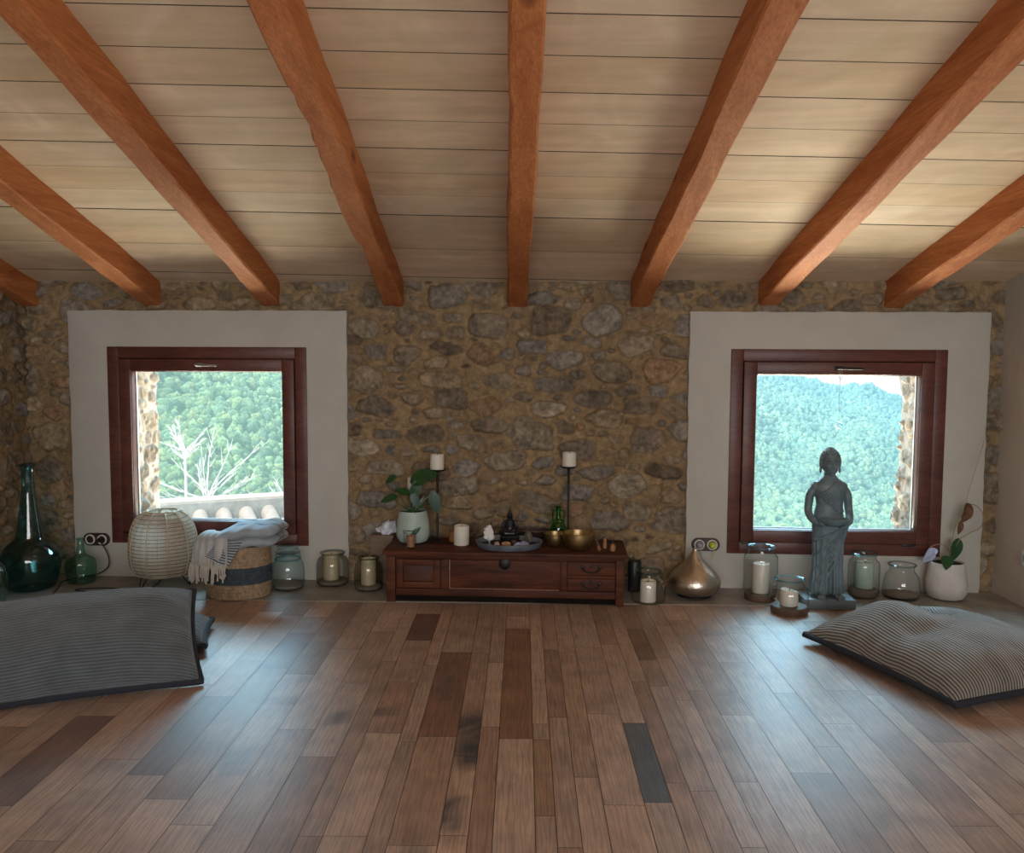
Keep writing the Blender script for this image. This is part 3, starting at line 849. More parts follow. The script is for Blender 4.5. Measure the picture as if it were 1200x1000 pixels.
# ------------------------------------------------------------------ candles, jars
def candle(loc, r, h, label, m=None, group=None, melt=0.0, seed=0, name='candle'):
    rng = random.Random(seed); bm = bmesh.new()
    ph = rng.uniform(0, 6.28)
    def fn(rr, z, a):
        return rr*(1+.012*math.sin(3*a+ph+z*30))
    prof = [(0, 0), (r*.96, 0), (r, .004), (r*1.0, h*.5), (r*.985, h-.006), (r*.93, h), (r*.84, h-.002), (r*.72, h-.008), (0, h-.010)]
    lathe(bm, prof, 32, fn=fn)
    if melt:
        for v in bm.verts:
            if v.co.z > h*.7: v.co.z -= melt*max(0, math.cos(math.atan2(v.co.y, v.co.x)-.3))
    o = obj(name, bm, m or M_wax); o.location = loc
    tag(o, label, 'candle', group)
    bm = bmesh.new(); tube(bm, [(0, 0, h-.012), (.001, 0, h-.004), (.003, .001, h+.006)], .0013, 6)
    obj('wick', bm, M_char_shade, o)
    return o

def jar(loc, prof, label, glass, rimm, rim_r, rim_z, base=None, group=None, extra=None, rimt=.0045):
    t = thing('glass_jar', label, 'glass jar', loc, 0, group)
    bm = bmesh.new(); lathe(bm, prof, 48)
    obj('glass_body', bm, glass, t)
    bm = bmesh.new(); ring(bm, (0, 0, rim_z), rim_r, rimt, 48, 8); obj('rim', bm, rimm, t)
    if base:
        br, bh = base
        bm = bmesh.new(); lathe(bm, [(0, 0), (br*.97, 0), (br, .006), (br, bh-.006), (br*.94, bh), (br*.8, bh), (0, bh)], 40)
        obj('wooden_base', bm, M_basewood, t)
    return t

def sand(loc, r, h, label, m=None):
    bm = bmesh.new()
    rng = random.Random(label)
    lathe(bm, [(0, 0), (r*.9, 0), (r, h*.3), (r, h*.85), (r*.8, h*1.02), (r*.5, h*.95), (r*.25, h*1.04), (0, h)], 40)
    for v in bm.verts:
        if v.co.z > h*.7: v.co.z += rng.uniform(-.0012, .0012)
    o = obj('sand', bm, m or M_sand); o.location = loc
    return tag(o, label, 'sand', kind='stuff')

def jprof(R, H, neck, zs, bot=.004, lip=.004):
    """round jar: wall straight, shoulder curling into a short neck"""
    z1 = zs
    p = [(0, bot), (R*.88, bot), (R*.97, bot+.008), (R, bot+.022), (R, z1*.75)]
    for k in range(1, 6):
        a = k/5*PI/2
        p.append((neck+(R-neck)*math.cos(a)**.9 if k < 5 else neck, z1*.75+(H*.88-z1*.75)*math.sin(a)))
    p += [(neck*.985, H*.93), (neck, H-.006), (neck+lip, H)]
    return p

Z0 = .0035   # top of the concrete strip
# jar by the basket (double glass rings at the top)
p = [(0, .004), (.075, .004), (.084, .014), (.086, .04), (.085, .10), (.080, .135), (.070, .152), (.064, .158), (.066, .163), (.064, .178), (.066, .186)]
t = jar((-1.452, -.215, Z0), p, 'lidded clear glass jar on the floor right of the blanket basket', M_jar_blue, M_rim_blue, .066, .160)
bm = bmesh.new(); lathe(bm, [(0, .188), (.055, .188), (.064, .191), (.066, .197), (.060, .203), (.05, .212), (.058, .226), (.052, .232), (0, .234)], 40)
obj('lid', bm, M_jar_blue, t)
sand((-1.452, -.215, Z0+.006), .078, .022, 'thin layer of brown sand in the lidded jar right of the basket')
# jar with candle
J2 = (-1.238, -.115, Z0)
p = jprof(.088, .175, .060, .13)
jar(J2, p, 'clear glass jar holding a tall pillar candle below the left window panel edge', M_jar_smoke, M_rim, .064, .174)
sand((J2[0], J2[1], Z0+.006), .080, .022, 'sand bed in the jar below the left window panel edge')
candle((J2[0]-.008, J2[1], Z0+.029), .042, .140, 'cream pillar candle in the jar below the left window panel edge', M_wax_dk)
J3 = (-1.02, -.205, Z0)
jar(J3, jprof(.076, .172, .05, .13), 'dark shadowed glass jar tight beside the left end of the chest', M_jar_smoke, M_rim, .054, .171)
sand((J3[0], J3[1], Z0+.006), .069, .022, 'dark sand in the shadowed jar beside the chest')
candle((J3[0], J3[1], Z0+.029), .040, .136, 'dim olive pillar candle in the shadowed jar beside the chest', M_wax_dk)
# right of chest
J4 = (.447, -.335, 0.0005)
p = [(0, .004), (.076, .004), (.086, .012), (.088, .03), (.087, .085), (.082, .115), (.070, .132), (.060, .138), (.057, .146), (.059, .155), (.064, .160)]
jar(J4, p, 'round clear jar with a white candle just right of the chest', M_jar, M_rim_blue, .063, .160)
candle((J4[0], J4[1], .006), .041, .106, 'white pillar candle in the round jar just right of the chest', M_wax)
J5 = (1.03, -.242, Z0)
p = [(0, .034), (.078, .034), (.084, .042), (.086, .06), (.086, .205), (.083, .226), (.070, .240), (.066, .246), (.066, .268), (.071, .273)]
jar(J5, p, 'tall clear jar on a dark wooden base left of the statue', M_jar, M_rim_blue, .069, .272, (.079, .033))
bm = None
candle((J5[0]+.002, J5[1], Z0+.036), .043, .150, 'tall white pillar candle inside the tall jar left of the statue', M_wax)
J6 = (1.120, -.468, .0005)
p = [(0, .034), (.080, .034), (.088, .042), (.091, .06), (.090, .10), (.083, .124), (.070, .136), (.064, .142), (.064, .160), (.071, .166)]
jar(J6, p, 'squat clear jar on a brown wooden base in front of the statue plinth', M_jar, M_rim_blue, .069, .166, (.088, .036))
candle((J6[0]-.002, J6[1], .038), .043, .078, 'short white candle in the squat jar in front of the statue plinth', M_wax, melt=.012, seed=3)
J7 = (1.582, -.150, Z0)
p = [(0, .004), (.066, .004), (.074, .012), (.078, .03), (.079, .168), (.074, .186), (.062, .198), (.059, .204), (.060, .222), (.064, .228)]
jar(J7, p, 'tall clear jar with a greenish candle right of the statue', M_jar, M_rim_blue, .063, .227)
sand((J7[0], J7[1], Z0+.006), .071, .040, 'dark sand bed in the tall jar right of the statue', M_sand)
candle((J7[0]+.004, J7[1], Z0+.048), .046, .135, 'pale green pillar candle in the tall jar right of the statue', M_wax_green)
J8 = (1.776, -.150, Z0)
p = [(0, .004), (.084, .004), (.092, .012), (.094, .03), (.090, .07), (.082, .11), (.070, .130), (.062, .138), (.060, .150), (.062, .166), (.068, .172)]
jar(J8, p, 'low empty clear jar with a little sand beside the white flower pot', M_jar, M_rim, .067, .172)
sand((J8[0], J8[1], Z0+.006), .083, .018, 'pale sand layer in the low jar beside the white pot', M_sand)

# black cylinder
bm = bmesh.new()
lathe(bm, [(0, 0), (.033, 0), (.035, .004), (.035, .158), (.032, .163), (.028, .163), (.026, .158), (0, .158)], 32)
o = obj('cylinder_speaker', bm, M_black); o.location = (.395, -.13, Z0); tag(o, 'small black upright cylinder standing behind the jar right of the chest', 'speaker')
bm = bmesh.new(); ring(bm, (0, 0, .03), .0352, .001, 32, 6); obj('band', bm, M_navy, o)

# silver drop vase
bm = bmesh.new()
prof = [(0, .012), (.07, .012), (.098, .018), (.120, .034), (.132, .060), (.134, .078), (.128, .100), (.112, .124), (.088, .148), (.062, .172), (.042, .193), (.028, .212), (.019, .228), (.013, .240), (.012, .246), (.009, .250), (0, .251)]
pv = [(p.x, p.y) for p in catmull([(a, b, 0) for a, b in prof[1:-1]], 4)]
lathe(bm, [prof[0]]+pv+[prof[-1]], 64)
o = obj('drop_vase', bm, M_silver); o.location = (.700, -.205, Z0)
tag(o, 'silver onion-shaped metal vase on the floor under the right socket', 'vase')
bm = bmesh.new(); lathe(bm, [(0, 0), (.082, 0), (.088, .004), (.086, .010), (.08, .014), (0, .014)], 48); obj('foot_ring', bm, M_iron, o)

# ------------------------------------------------------------------ demijohns
def glass_bottle(name, loc, prof, label, m, lip, scale=1.0):
    bm = bmesh.new()
    pv = [(max(p.x, 0), p.y) for p in catmull([(a, b, 0) for a, b in prof], 4)]
    lathe(bm, pv, 56)
    o = obj(name, bm, m); o.location = loc; tag(o, label, 'glass bottle')
    bm = bmesh.new(); ring(bm, (0, 0, lip[1]), lip[0], lip[2], 32, 8); obj('lip', bm, m, o)
    return o
prof = [(0.02, .012), (.07, .003), (.108, .006), (.124, .03), (.136, .075), (.146, .125), (.146, .165), (.136, .20), (.112, .236), (.085, .256), (.072, .268), (.066, .29), (.055, .36), (.043, .44), (.035, .50), (.031, .56), (.031, .62), (.034, .65), (.040, .662)]
glass_bottle('demijohn', (-2.805, -.325, Z0), prof, 'large dark green demijohn with a tall tapering neck in the left corner', M_green, (.039, .662, .005))
prof = [(0.02, .010), (.05, .003), (.09, .008), (.118, .04), (.135, .10), (.138, .15), (.12, .21), (.08, .26), (.04, .30), (.026, .33), (.025, .37), (.03, .38)]
glass_bottle('demijohn', (-2.81, -.74, Z0), prof, 'green demijohn cut by the left edge of the picture', M_green2, (.03, .38, .005))
prof = [(0.02, .008), (.04, .003), (.066, .005), (.075, .03), (.078, .07), (.078, .105), (.070, .128), (.050, .142), (.030, .152), (.023, .17), (.018, .21), (.015, .235), (.018, .241)]
glass_bottle('demijohn', (-2.612, -.185, Z0), prof, 'small green flask with a thin neck below the left socket', M_green2, (.018, .241, .003))

# ------------------------------------------------------------------ rattan lamp
def lamp():
    t = thing('rattan_lamp', 'barrel-shaped rattan floor lamp on hairpin legs under the left window', 'lamp', (-2.145, -.19, Z0))
    pf = [(.128, .062), (.148, .074), (.167, .11), (.177, .16), (.177, .20), (.173, .25), (.161, .31), (.137, .362), (.102, .392), (.074, .402)]
    pv = [(p.x, p.y) for p in catmull([(a, b, 0) for a, b in pf], 6)]
    zz = np.array([q[1] for q in pv]); rr = np.array([q[0] for q in pv])
    bm = bmesh.new(); lathe(bm, [(a-.006, b) for a, b in pv], 48)
    m, nt, out = nodes('lamp_inner_cloth')
    tc = N(nt, 'ShaderNodeTexCoord'); mp = N(nt, 'ShaderNodeMapping'); mp.inputs['Scale'].default_value = (1, 1, 6)
    nt.links.new(tc.outputs['Object'], mp.inputs['Vector'])
    no = N(nt, 'ShaderNodeTexNoise', Scale=30.0, Detail=4.0); nt.links.new(mp.outputs[0], no.inputs['Vector'])
    rp = ramp(nt, [(.3, (.58, .46, .35)), (.7, (.76, .64, .52))]); nt.links.new(no.outputs['Fac'], rp.inputs['Fac'])
    df = N(nt, 'ShaderNodeBsdfDiffuse'); tl = N(nt, 'ShaderNodeBsdfTranslucent'); tp = N(nt, 'ShaderNodeBsdfTransparent')
    nt.links.new(rp.outputs[0], df.inputs[0]); nt.links.new(rp.outputs[0], tl.inputs[0])
    m1 = N(nt, 'ShaderNodeMixShader', Fac=.45); nt.links.new(df.outputs[0], m1.inputs[1]); nt.links.new(tl.outputs[0], m1.inputs[2])
    m2 = N(nt, 'ShaderNodeMixShader', Fac=.10); nt.links.new(m1.outputs[0], m2.inputs[1]); nt.links.new(tp.outputs[0], m2.inputs[2])
    nt.links.new(m2.outputs[0], out.inputs[0])
    sh = obj('shade', bm, m, t)
    bm = bmesh.new()
    for z in np.linspace(.085, .392, 17):
        ring(bm, (0, 0, z), float(np.interp(z, zz, rr)), .0017, 48, 6)
    obj('hoops', bm, M_slats, sh)
    bm = bmesh.new()
    for k in range(24):
        a = 2*PI*k/24
        tube(bm, [((r-.001)*math.cos(a), (r-.001)*math.sin(a), z) for r, z in pv[::3]], .0016, 5)
    obj('splints', bm, M_rattan, sh)
    bm = bmesh.new()
    for k in range(10):
        a = 2*PI*k/10+.25
        tube(bm, [((r+.002)*math.cos(a), (r+.002)*math.sin(a), z) for r, z in pv], .0042, 6)
    obj('ribs', bm, M_rattan, sh)
    bm = bmesh.new(); ring(bm, (0, 0, .402), .078, .005, 40, 8); obj('top_ring', bm, M_rattan, t)
    bm = bmesh.new(); ring(bm, (0, 0, .064), .128, .005, 40, 8); obj('bottom_ring', bm, M_rattan, t)
    for k in range(3):
        a = -PI/2-.55+2*PI*k/3
        d = Vector((math.cos(a), math.sin(a), 0)); s = Vector((-d.y, d.x, 0))
        bm = bmesh.new()
        tube(bm, [d*.112-s*.032+Vector((0, 0, .066)), d*.142-s*.006+Vector((0, 0, .006)), d*.144+Vector((0, 0, .003)), d*.142+s*.006+Vector((0, 0, .006)), d*.112+s*.032+Vector((0, 0, .066))], .0032, 6)
        obj('leg', bm, M_black, t)
    bm = bmesh.new(); lathe(bm, [(0, .055), (.02, .056), (.021, .10), (.017, .105), (0, .106)], 20); so = obj('socket', bm, M_black, t)
    for k in range(2):
        pass
    bm = bmesh.new()
    tube(bm, [(-.118, 0, .063), (0, 0, .058), (.118, 0, .063)], .003, 6); obj('cross_bar', bm, M_black, t)
    bm = bmesh.new(); lathe(bm, [(.014, .100), (.020, .112), (.030, .130), (.033, .146), (.030, .162), (.018, .174), (0, .178)], 24); obj('bulb', bm, M_bulb, t)
    # cord with inline switch and plug
    ox, oy = -2.145, -.19
    P = [(-2.145, -.20, .058), (-2.15, -.26, .02), (-2.19, -.315, .005), (-2.30, -.315, .004), (-2.42, -.305, .004), (-2.53, -.33, .004), (-2.545, -.36, .004), (-2.47, -.385, .004),
         (-2.435, -.42, .004), (-2.46, -.452, .004), (-2.53, -.470, .006), (-2.60, -.462, .004), (-2.635, -.40, .004), (-2.652, -.345, .004), (-2.688, -.262, .004), (-2.715, -.18, .004), (-2.665, -.088, .006),
         (-2.58, -.070, .02), (-2.525, -.065, .06), (-2.520, -.068, .12), (-2.55, -.075, .19), (-2.568, -.085, .210)]
    bm = bmesh.new(); tube(bm, [(p.x-ox, p.y-oy, p.z) for p in catmull(P, 6)], .0032, 8)
    cd = obj('cord', bm, M_cord, t)
    bm = bmesh.new(); box(bm, (-2.505-ox, -.466-oy, .009), (.062, .022, .014), Matrix.Rotation(.25, 3, 'Z'), .005); obj('switch', bm, M_cord, cd)
    bm = bmesh.new(); tube(bm, [(-2.568-ox, -.056-oy, .211), (-2.568-ox, -.078-oy, .211), (-2.568-ox, -.092-oy, .207)], [.014, .013, .006], 14); obj('plug', bm, M_black, cd)
lamp()

# ------------------------------------------------------------------ sockets
def socket_plate(loc, label):
    t = thing('wall_socket', label, 'wall socket', loc)
    bm = bmesh.new()
    hw, hh = .076, .036
    pts = []
    for k in range(32):
        a = 2*PI*k/32
        pts.append(((hw-hh)*(1 if math.cos(a) > 0 else -1)+hh*math.cos(a), hh*math.sin(a)))
    f = [bm.verts.new((x*.96, -.011, z*.94)) for x, z in pts]; b = [bm.verts.new((x, 0, z)) for x, z in pts]; b2 = [bm.verts.new((x, -.008, z)) for x, z in pts]
    bm.faces.new(f)
    for k in range(32):
        q = (k+1) % 32
        bm.faces.new((b[k], b[q], b2[q], b2[k])); bm.faces.new((b2[k], b2[q], f[q], f[k]))
    obj('cover_plate', bm, M_brownpl, t)
    for s in (-1, 1):
        bm = bmesh.new()
        lathe(bm, [(0, 0), (.012, 0), (.021, .002), (.022, .010), (.026, .011), (.028, .008), (.028, 0)], 28)
        bmesh.ops.rotate(bm, verts=bm.verts, cent=(0, 0, 0), matrix=Matrix.Rotation(PI/2, 3, 'X'))
        bmesh.ops.translate(bm, verts=bm.verts, vec=(s*.034, -.008, 0))
        ou = obj('outlet', bm, M_white, t)
        bm = bmesh.new()
        for q in (-1, 1): tube(bm, [(s*.034+q*.007, -.0085, 0), (s*.034+q*.007, -.010, 0)], .0028, 8)
        obj('pin_holes', bm, M_black, ou)
    return t
socket_plate((-2.600, -.034, .212), 'dark oval double wall socket on the left window panel')
t = socket_plate((.781, -.034, .240), 'dark oval double wall socket above the silver vase')
def charger(loc, m, label, droop):
    bm = bmesh.new()
    tube(bm, [(0, 0, 0), (0, -.022, 0), (0, -.030, 0)], [.018, .017, .010], 18)
    o = obj('plug', bm, m); o.location = loc
    tag(o, label, 'plug')
    bm = bmesh.new(); tube(bm, catmull(droop, 5), .002, 6); obj('cord', bm, m, o)
charger((.747, -.0515, .240), M_grey, 'grey round plug in the left hole of the socket above the silver vase', [(0, -.028, 0), (.002, -.034, -.015), (.004, -.028, -.05)])
charger((.815, -.0515, .240), M_lime, 'lime yellow round plug in the right hole of the socket above the vase', [(0, -.028, 0), (.002, -.036, -.02), (-.001, -.032, -.05), (-.004, -.03, -.075)])
# little socket on the right wall, low and near
t = thing('wall_socket', 'white wall socket low on the right side wall at the picture edge', 'wall socket', (XR+side_dir(-.322)-.008, -.322, .255), -PI/2)
bm = bmesh.new(); box(bm, (0, -.004, 0), (.08, .010, .08), None, .004); obj('cover_plate', bm, M_white, t)
bm = bmesh.new(); tube(bm, [(0, -.009, 0), (0, -.012, 0)], [.024, .022], 20); obj('outlet', bm, M_grey, t)

# ------------------------------------------------------------------ basket and throw
def basket():
    t = thing('woven_basket', 'round woven seagrass basket with a dark band holding a throw', 'basket', (-1.672, -.345, Z0-.001))
    R = .168
    def fn(r, z, a):
        k = int(a/(2*PI)*96)
        return r*(1+.014*abs(math.sin(PI*z/.0175))+.010*math.sin(40*a+(z/.0175)*2.2)*abs(math.sin(PI*z/.0175)))
    def bandprof(z0, z1, rr):
        n = int((z1-z0)/.0022); return [(rr(z0+(z1-z0)*i/n), z0+(z1-z0)*i/n) for i in range(n+1)]
    rr = lambda z: R*(.965+.035*math.sin(min(1, z/.26)*PI))
    M_nat = mat('seagrass', (.38, .275, .165), .85, var=.4, scale=60, bump=.5, bscale=150)
    M_band = mat('dark_dyed_seagrass', (.05, .075, .095), .85, var=.35, scale=60, bump=.5, bscale=150)
    for nm, z0, z1, m in (('lower_weave', .0, .078, M_nat), ('dark_band', .078, .165, M_band), ('upper_weave', .165, .262, M_nat)):
        bm = bmesh.new(); pr = bandprof(z0, z1, rr)
        if z0 == 0: pr = [(0, 0), (R*.9, 0)]+pr[1:]
        lathe(bm, pr, 192, fn=fn, sy=.85)
        obj(nm, bm, m, t)
    bm = bmesh.new(); ring(bm, (0, 0, .262), rr(.262), .007, 64, 8, sy=.85); obj('rim', bm, M_nat, t)
basket()

def throw():
    t = thing('throw_blanket', 'pale blue-grey fringed throw folded over the woven basket', 'blanket', (-1.672, -.345, 0))
    mf = bpy.data.materials.new('throw_weave')
    m, nt, out = nodes('throw_cotton')
    p = N(nt, 'ShaderNodeBsdfPrincipled', Roughness=.95); p.inputs['Sheen Weight'].default_value = .3; p.inputs['Specular IOR Level'].default_value = .1
    tc = N(nt, 'ShaderNodeTexCoord')
    no = N(nt, 'ShaderNodeTexNoise', Scale=14.0, Detail=5.0); nt.links.new(tc.outputs['Object'], no.inputs['Vector'])
    uv = N(nt, 'ShaderNodeUVMap'); uv.uv_map = 'UVMap'
    sp = N(nt, 'ShaderNodeSeparateXYZ'); nt.links.new(uv.outputs[0], sp.inputs[0])
    rs = ramp(nt, [(0.0, (.36, .41, .45)), (.26, (.36, .41, .45)), (.28, (.17, .22, .28)), (.36, (.17, .22, .28)), (.38, (.31, .37, .42)), (.58, (.29, .36, .41)), (.60, (.14, .18, .24)), (.65, (.14, .18, .24)), (.67, (.42, .44, .45)), (1.0, (.50, .49, .46))])
    nt.links.new(sp.outputs[1], rs.inputs['Fac'])
    rn = ramp(nt, [(.3, (.82, .82, .82)), (.7, (1.1, 1.1, 1.1))]); nt.links.new(no.outputs['Fac'], rn.inputs['Fac'])
    nt.links.new(mixc(nt, rs.outputs[0], rn.outputs[0], 1.0, 'MULTIPLY'), p.inputs['Base Color'])
    nb = N(nt, 'ShaderNodeTexNoise', Scale=400.0, Detail=2.0); nt.links.new(tc.outputs['Object'], nb.inputs['Vector'])
    b = N(nt, 'ShaderNodeBump', Strength=.3, Distance=.004); nt.links.new(nb.outputs['Fac'], b.inputs['Height']); nt.links.new(b.outputs[0], p.inputs['Normal'])
    nt.links.new(p.outputs[0], out.inputs[0]); M_throw = m
    bpy.data.materials.remove(mf)
    # folded body: stack of soft layers, rolled fold on the right, sagging over the left rim
    def layer(z_off, grow, thick, seed, y_sh):
        rng = np.random.default_rng(seed)
        nu, nv = 70, 40
        U, Vv = np.meshgrid(np.linspace(-1, 1, nu), np.linspace(0, 2*PI, nv))
        a, bb = .185+grow, .150+grow*.6
        # cross-section is a flat rounded loop in (y,z), swept along x
        ex = 2.6
        cy = np.sign(np.cos(Vv))*np.abs(np.cos(Vv))**(2/ex); cz = np.sign(np.sin(Vv))*np.abs(np.sin(Vv))**(2/ex)
        taper = np.clip(1-np.abs(U)**5, 0, 1)**.5
        x = U*a+.052
        y = cy*bb*(.55+.45*taper)+y_sh
        topz = .268+z_off+.014*np.sin((U+.2)*1.7)-.11*np.clip(-(U+.25), 0, 1)**1.6
        z = topz+cz*thick*(.04+.96*taper)
        z += .004*np.sin(U*7+y*18+seed)+.003*np.sin(U*13-y*26+seed)
        V = np.stack([x, y, z], -1).reshape(-1, 3)
        F = grid_faces(nu, nv).reshape(-1, 4)
        uvv = np.stack([(U+1)/2, (cy+1)/2], -1).reshape(-1, 2)
        return V, F, uvv
    Vs, Fs, Us = [], [], []; n = 0
    for zo, gr, th, sd, ys in ((.022, .0, .034, 1, .0), (.072, .004, .036, 2, -.006)):
        V, F, uvv = layer(zo, gr, th, sd, ys)
        Vs.append(V); Fs.append(F+n); Us.append(uvv); n += len(V)
    np_obj('folded_cloth', np.concatenate(Vs), np.concatenate(Fs), M_throw, parent=t, uv=np.concatenate(Us))
    # left/front drape falling over the rim
    nu, nv = 60, 26
    U, S = np.meshgrid(np.linspace(0, 1, nu), np.linspace(0, 1, nv))
    ang = PI*1.02+U*(PI*.50)                 # from the left side round to the front
    Rx, Ry = .178, .158
    drop = .105-.02*U
    out_ = np.clip(S*1.6, 0, 1)
    rad = .55+.45*np.sin(out_*PI/2)
    bulge = 1+.20*(1-U)*S
    x = np.cos(ang)*Rx*rad*bulge+.012*S*np.sin(U*38)*.6-.02*(1-U)
    y = np.sin(ang)*Ry*rad*1.05+.010*S*np.cos(U*34)-.012*S
    z = .352-.012*(1-U)-(.352-.262+drop)*np.clip(S-.12, 0, 1)**1.7*1.12
    V = np.stack([x, y, z], -1).reshape(-1, 3)
    np_obj('draped_end', V, grid_faces(nu, nv).reshape(-1, 4), M_throw, parent=t, uv=np.stack([U, .7+.3*S], -1).reshape(-1, 2))
    rng = random.Random(4); bm = bmesh.new()
    for i in range(44):
        u = (i+.5)/44; j = int(u*(nu-1))
        k = (nv-1)*nu+j
        p0 = Vector(V[k-2*nu]); p1 = Vector(V[k])
        ln = rng.uniform(.055, .092); dx = rng.uniform(-.010, .008)
        o_ = (Vector((V[k][0], V[k][1], 0)).normalized())*.006
        tube(bm, catmull([p1+o_*.6+Vector((0, 0, .004)), p1+o_+Vector((dx*.4, -.003, -ln*.4)), p1+o_*.8+Vector((dx, -.004+rng.uniform(-.004, .003), -ln))], 4), [.0042]*3+[.0036]*3+[.0034, .0042, .0048], 6)
    obj('fringe', bm, mat('cream_fringe', (.62, .57, .50), .95, var=.15, scale=30), t)
    # striped corner hanging on the front
    m2 = stripe_mat('throw_striped_end', (.06, .075, .10), (.42, .46, .48), .0105, axis=1, depth=.3)
    nu2, nv2 = 24, 24
    A, B_ = Vector((-.055, -.158, .300)), Vector((.085, -.153, .318))       # upper edge on the basket front
    Cc, D = Vector((.012, -.176, .183)), Vector((-.105, -.168, .232))
    U, S = np.meshgrid(np.linspace(0, 1, nu2), np.linspace(0, 1, nv2))
    P = np.array([A, B_, Cc, D])
    V2 = ((1-U)*(1-S))[..., None]*P[0]+(U*(1-S))[..., None]*P[1]+(U*S)[..., None]*P[2]+((1-U)*S)[..., None]*P[3]
    V2[..., 1] -= .006*np.sin(U*9+S*3)*S+.008
    np_obj('striped_end', V2.reshape(-1, 3), grid_faces(nu2, nv2).reshape(-1, 4), m2, parent=t, uv=np.stack([U*.13, S*.10], -1).reshape(-1, 2))
    bm = bmesh.new()
    for i in range(7):
        u = (i+.4)/7
        p1 = D*(1-u)+Cc*u+Vector((0, -.012, 0)); ln = rng.uniform(.04, .06)
        tube(bm, catmull([p1+Vector((0, 0, .006)), p1+Vector((rng.uniform(-.012, .004), -.003, -ln*.5)), p1+Vector((rng.uniform(-.014, .006), -.002, -ln))], 4), [.004]*4+[.0036]*3+[.0045, .005], 6)
    obj('tassels', bm, mat('cream_tassel', (.60, .56, .50), .95, var=.15, scale=30), t)
throw()

# ------------------------------------------------------------------ things on the chest
def leaf_mesh(L, W, bend=.3, cup=.15, heart=.0, n=12):
    bm = bmesh.new(); rows = []
    for i in range(n+1):
        s = i/n
        w = W*.5*(math.sin(PI*min(1, s**.75))**.8+.0) if 0 < s < 1 else 0.0005
        if heart and s < .15: w = W*.5*(s/.15)**.5*.8
        y = L*s; z = -bend*L*s*s
        rows.append([bm.verts.new((k*w, y-heart*abs(k)*W*.25*(1-s)**4, z+cup*abs(k)*w)) for k in (-1, -.5, 0, .5, 1)])
    for a, b in zip(rows, rows[1:]):
        for k in range(4): bm.faces.new((a[k], a[k+1], b[k+1], b[k]))
    return bm

def place_leaf(base, tip, normal, L, W, m, parent, bend=.2, cup=.15, heart=0.0):
    base, tip = Vector(base), Vector(tip)
    y = (tip-base).normalized(); z = Vector(normal); z = (z-y*z.dot(y)).normalized(); x = y.cross(z)
    bm = leaf_mesh(L, W, bend, cup, heart)
    M = Matrix((x, y, z)).transposed().to_4x4(); M.translation = base
    bmesh.ops.transform(bm, matrix=M, verts=bm.verts)
    return obj('leaf', bm, m, parent)

def celadon_plant():
    t = thing('potted_plant', 'celadon green pot with a large-leaved plant on the chest left end', 'potted plant', (-.775, -.195, ZT))
    ox, oy, oz = -.775, -.195, ZT
    bm = bmesh.new()
    prof = [(0, 0), (.055, 0), (.073, .006), (.086, .03), (.089, .055), (.086, .09), (.079, .13), (.074, .160), (.072, .166), (.066, .165), (.067, .15), (.067, .145), (0, .145)]
    lathe(bm, prof, 48); obj('pot', bm, M_celadon, t)
    bm = bmesh.new(); lathe(bm, [(0, .156), (.03, .158), (.066, .151), (.067, .144)], 32); obj('soil', bm, M_soil, t)
    q = lambda x, y, z: (x-ox, y-oy, z-oz)
    top = q(-.775, -.195, .425)
    def stem(pts, r=.003, m=M_stem):
        bm = bmesh.new(); tube(bm, catmull(pts, 6), r, 7); return obj('stem', bm, m, t)
    stem([top, q(-.768, -.20, .50), q(-.755, -.205, .57), q(-.765, -.21, .605)], .009, M_leaf)
    place_leaf(q(-.790, -.20, .585), q(-.665, -.235, .650), (0, -.75, .65), .155, .098, M_leaf, t, .25, .1)
    place_leaf(q(-.745, -.215, .60), q(-.775, -.225, .47), (.25, -1, .15), .125, .060, M_leaf, t, .15, .1)
    place_leaf(q(-.772, -.215, .535), q(-.745, -.225, .435), (.1, -1, .1), .09, .046, M_leaf2, t, .1, .1)
    stem([top, q(-.80, -.2, .48), q(-.815, -.205, .528)], .0022)
    place_leaf(q(-.79, -.207, .526), q(-.86, -.215, .552), (0, -.7, .7), .082, .048, M_leaf, t)
    stem([top, q(-.83, -.21, .46), q(-.875, -.215, .50)], .0022)
    place_leaf(q(-.855, -.21, .512), q(-.945, -.225, .492), (-.1, -.7, .8), .095, .056, M_leaf, t)
    stem([top, q(-.84, -.19, .50), q(-.875, -.195, .585)], .002)
    place_leaf(q(-.862, -.20, .618), q(-.932, -.21, .578), (-.2, -.8, .6), .072, .042, M_leaf, t)
    stem([top, q(-.735, -.2, .47), q(-.69, -.21, .515), q(-.65, -.215, .525)], .0025, M_drystem)
    place_leaf(q(-.672, -.215, .545), q(-.640, -.22, .425), (.2, -1, .2), .128, .060, M_leaf2, t, .1, .1)
    place_leaf(q(-.74, -.2, .45), q(-.70, -.215, .545), (0, -1, .3), .07, .03, M_leaf, t, .3)
    for a in range(5):
        aa = a*1.25
        place_leaf((math.cos(aa)*.02, math.sin(aa)*.02, .158), (math.cos(aa)*.07, math.sin(aa)*.07, .178), (0, 0, 1), .06, .03, M_leaf, t, .3)
    # small sprig painted leaf hanging at the front of the pot
    stem([q(-.815, -.272, .345), q(-.775, -.286, .342), q(-.745, -.288, .352)], .0016)
    place_leaf(q(-.765, -.290, .325), q(-.715, -.288, .372), (0, -1, .2), .06, .026, M_leaf, t, .1)
celadon_plant()
bpy.data.objects['potted_plant'].location.y -= .035

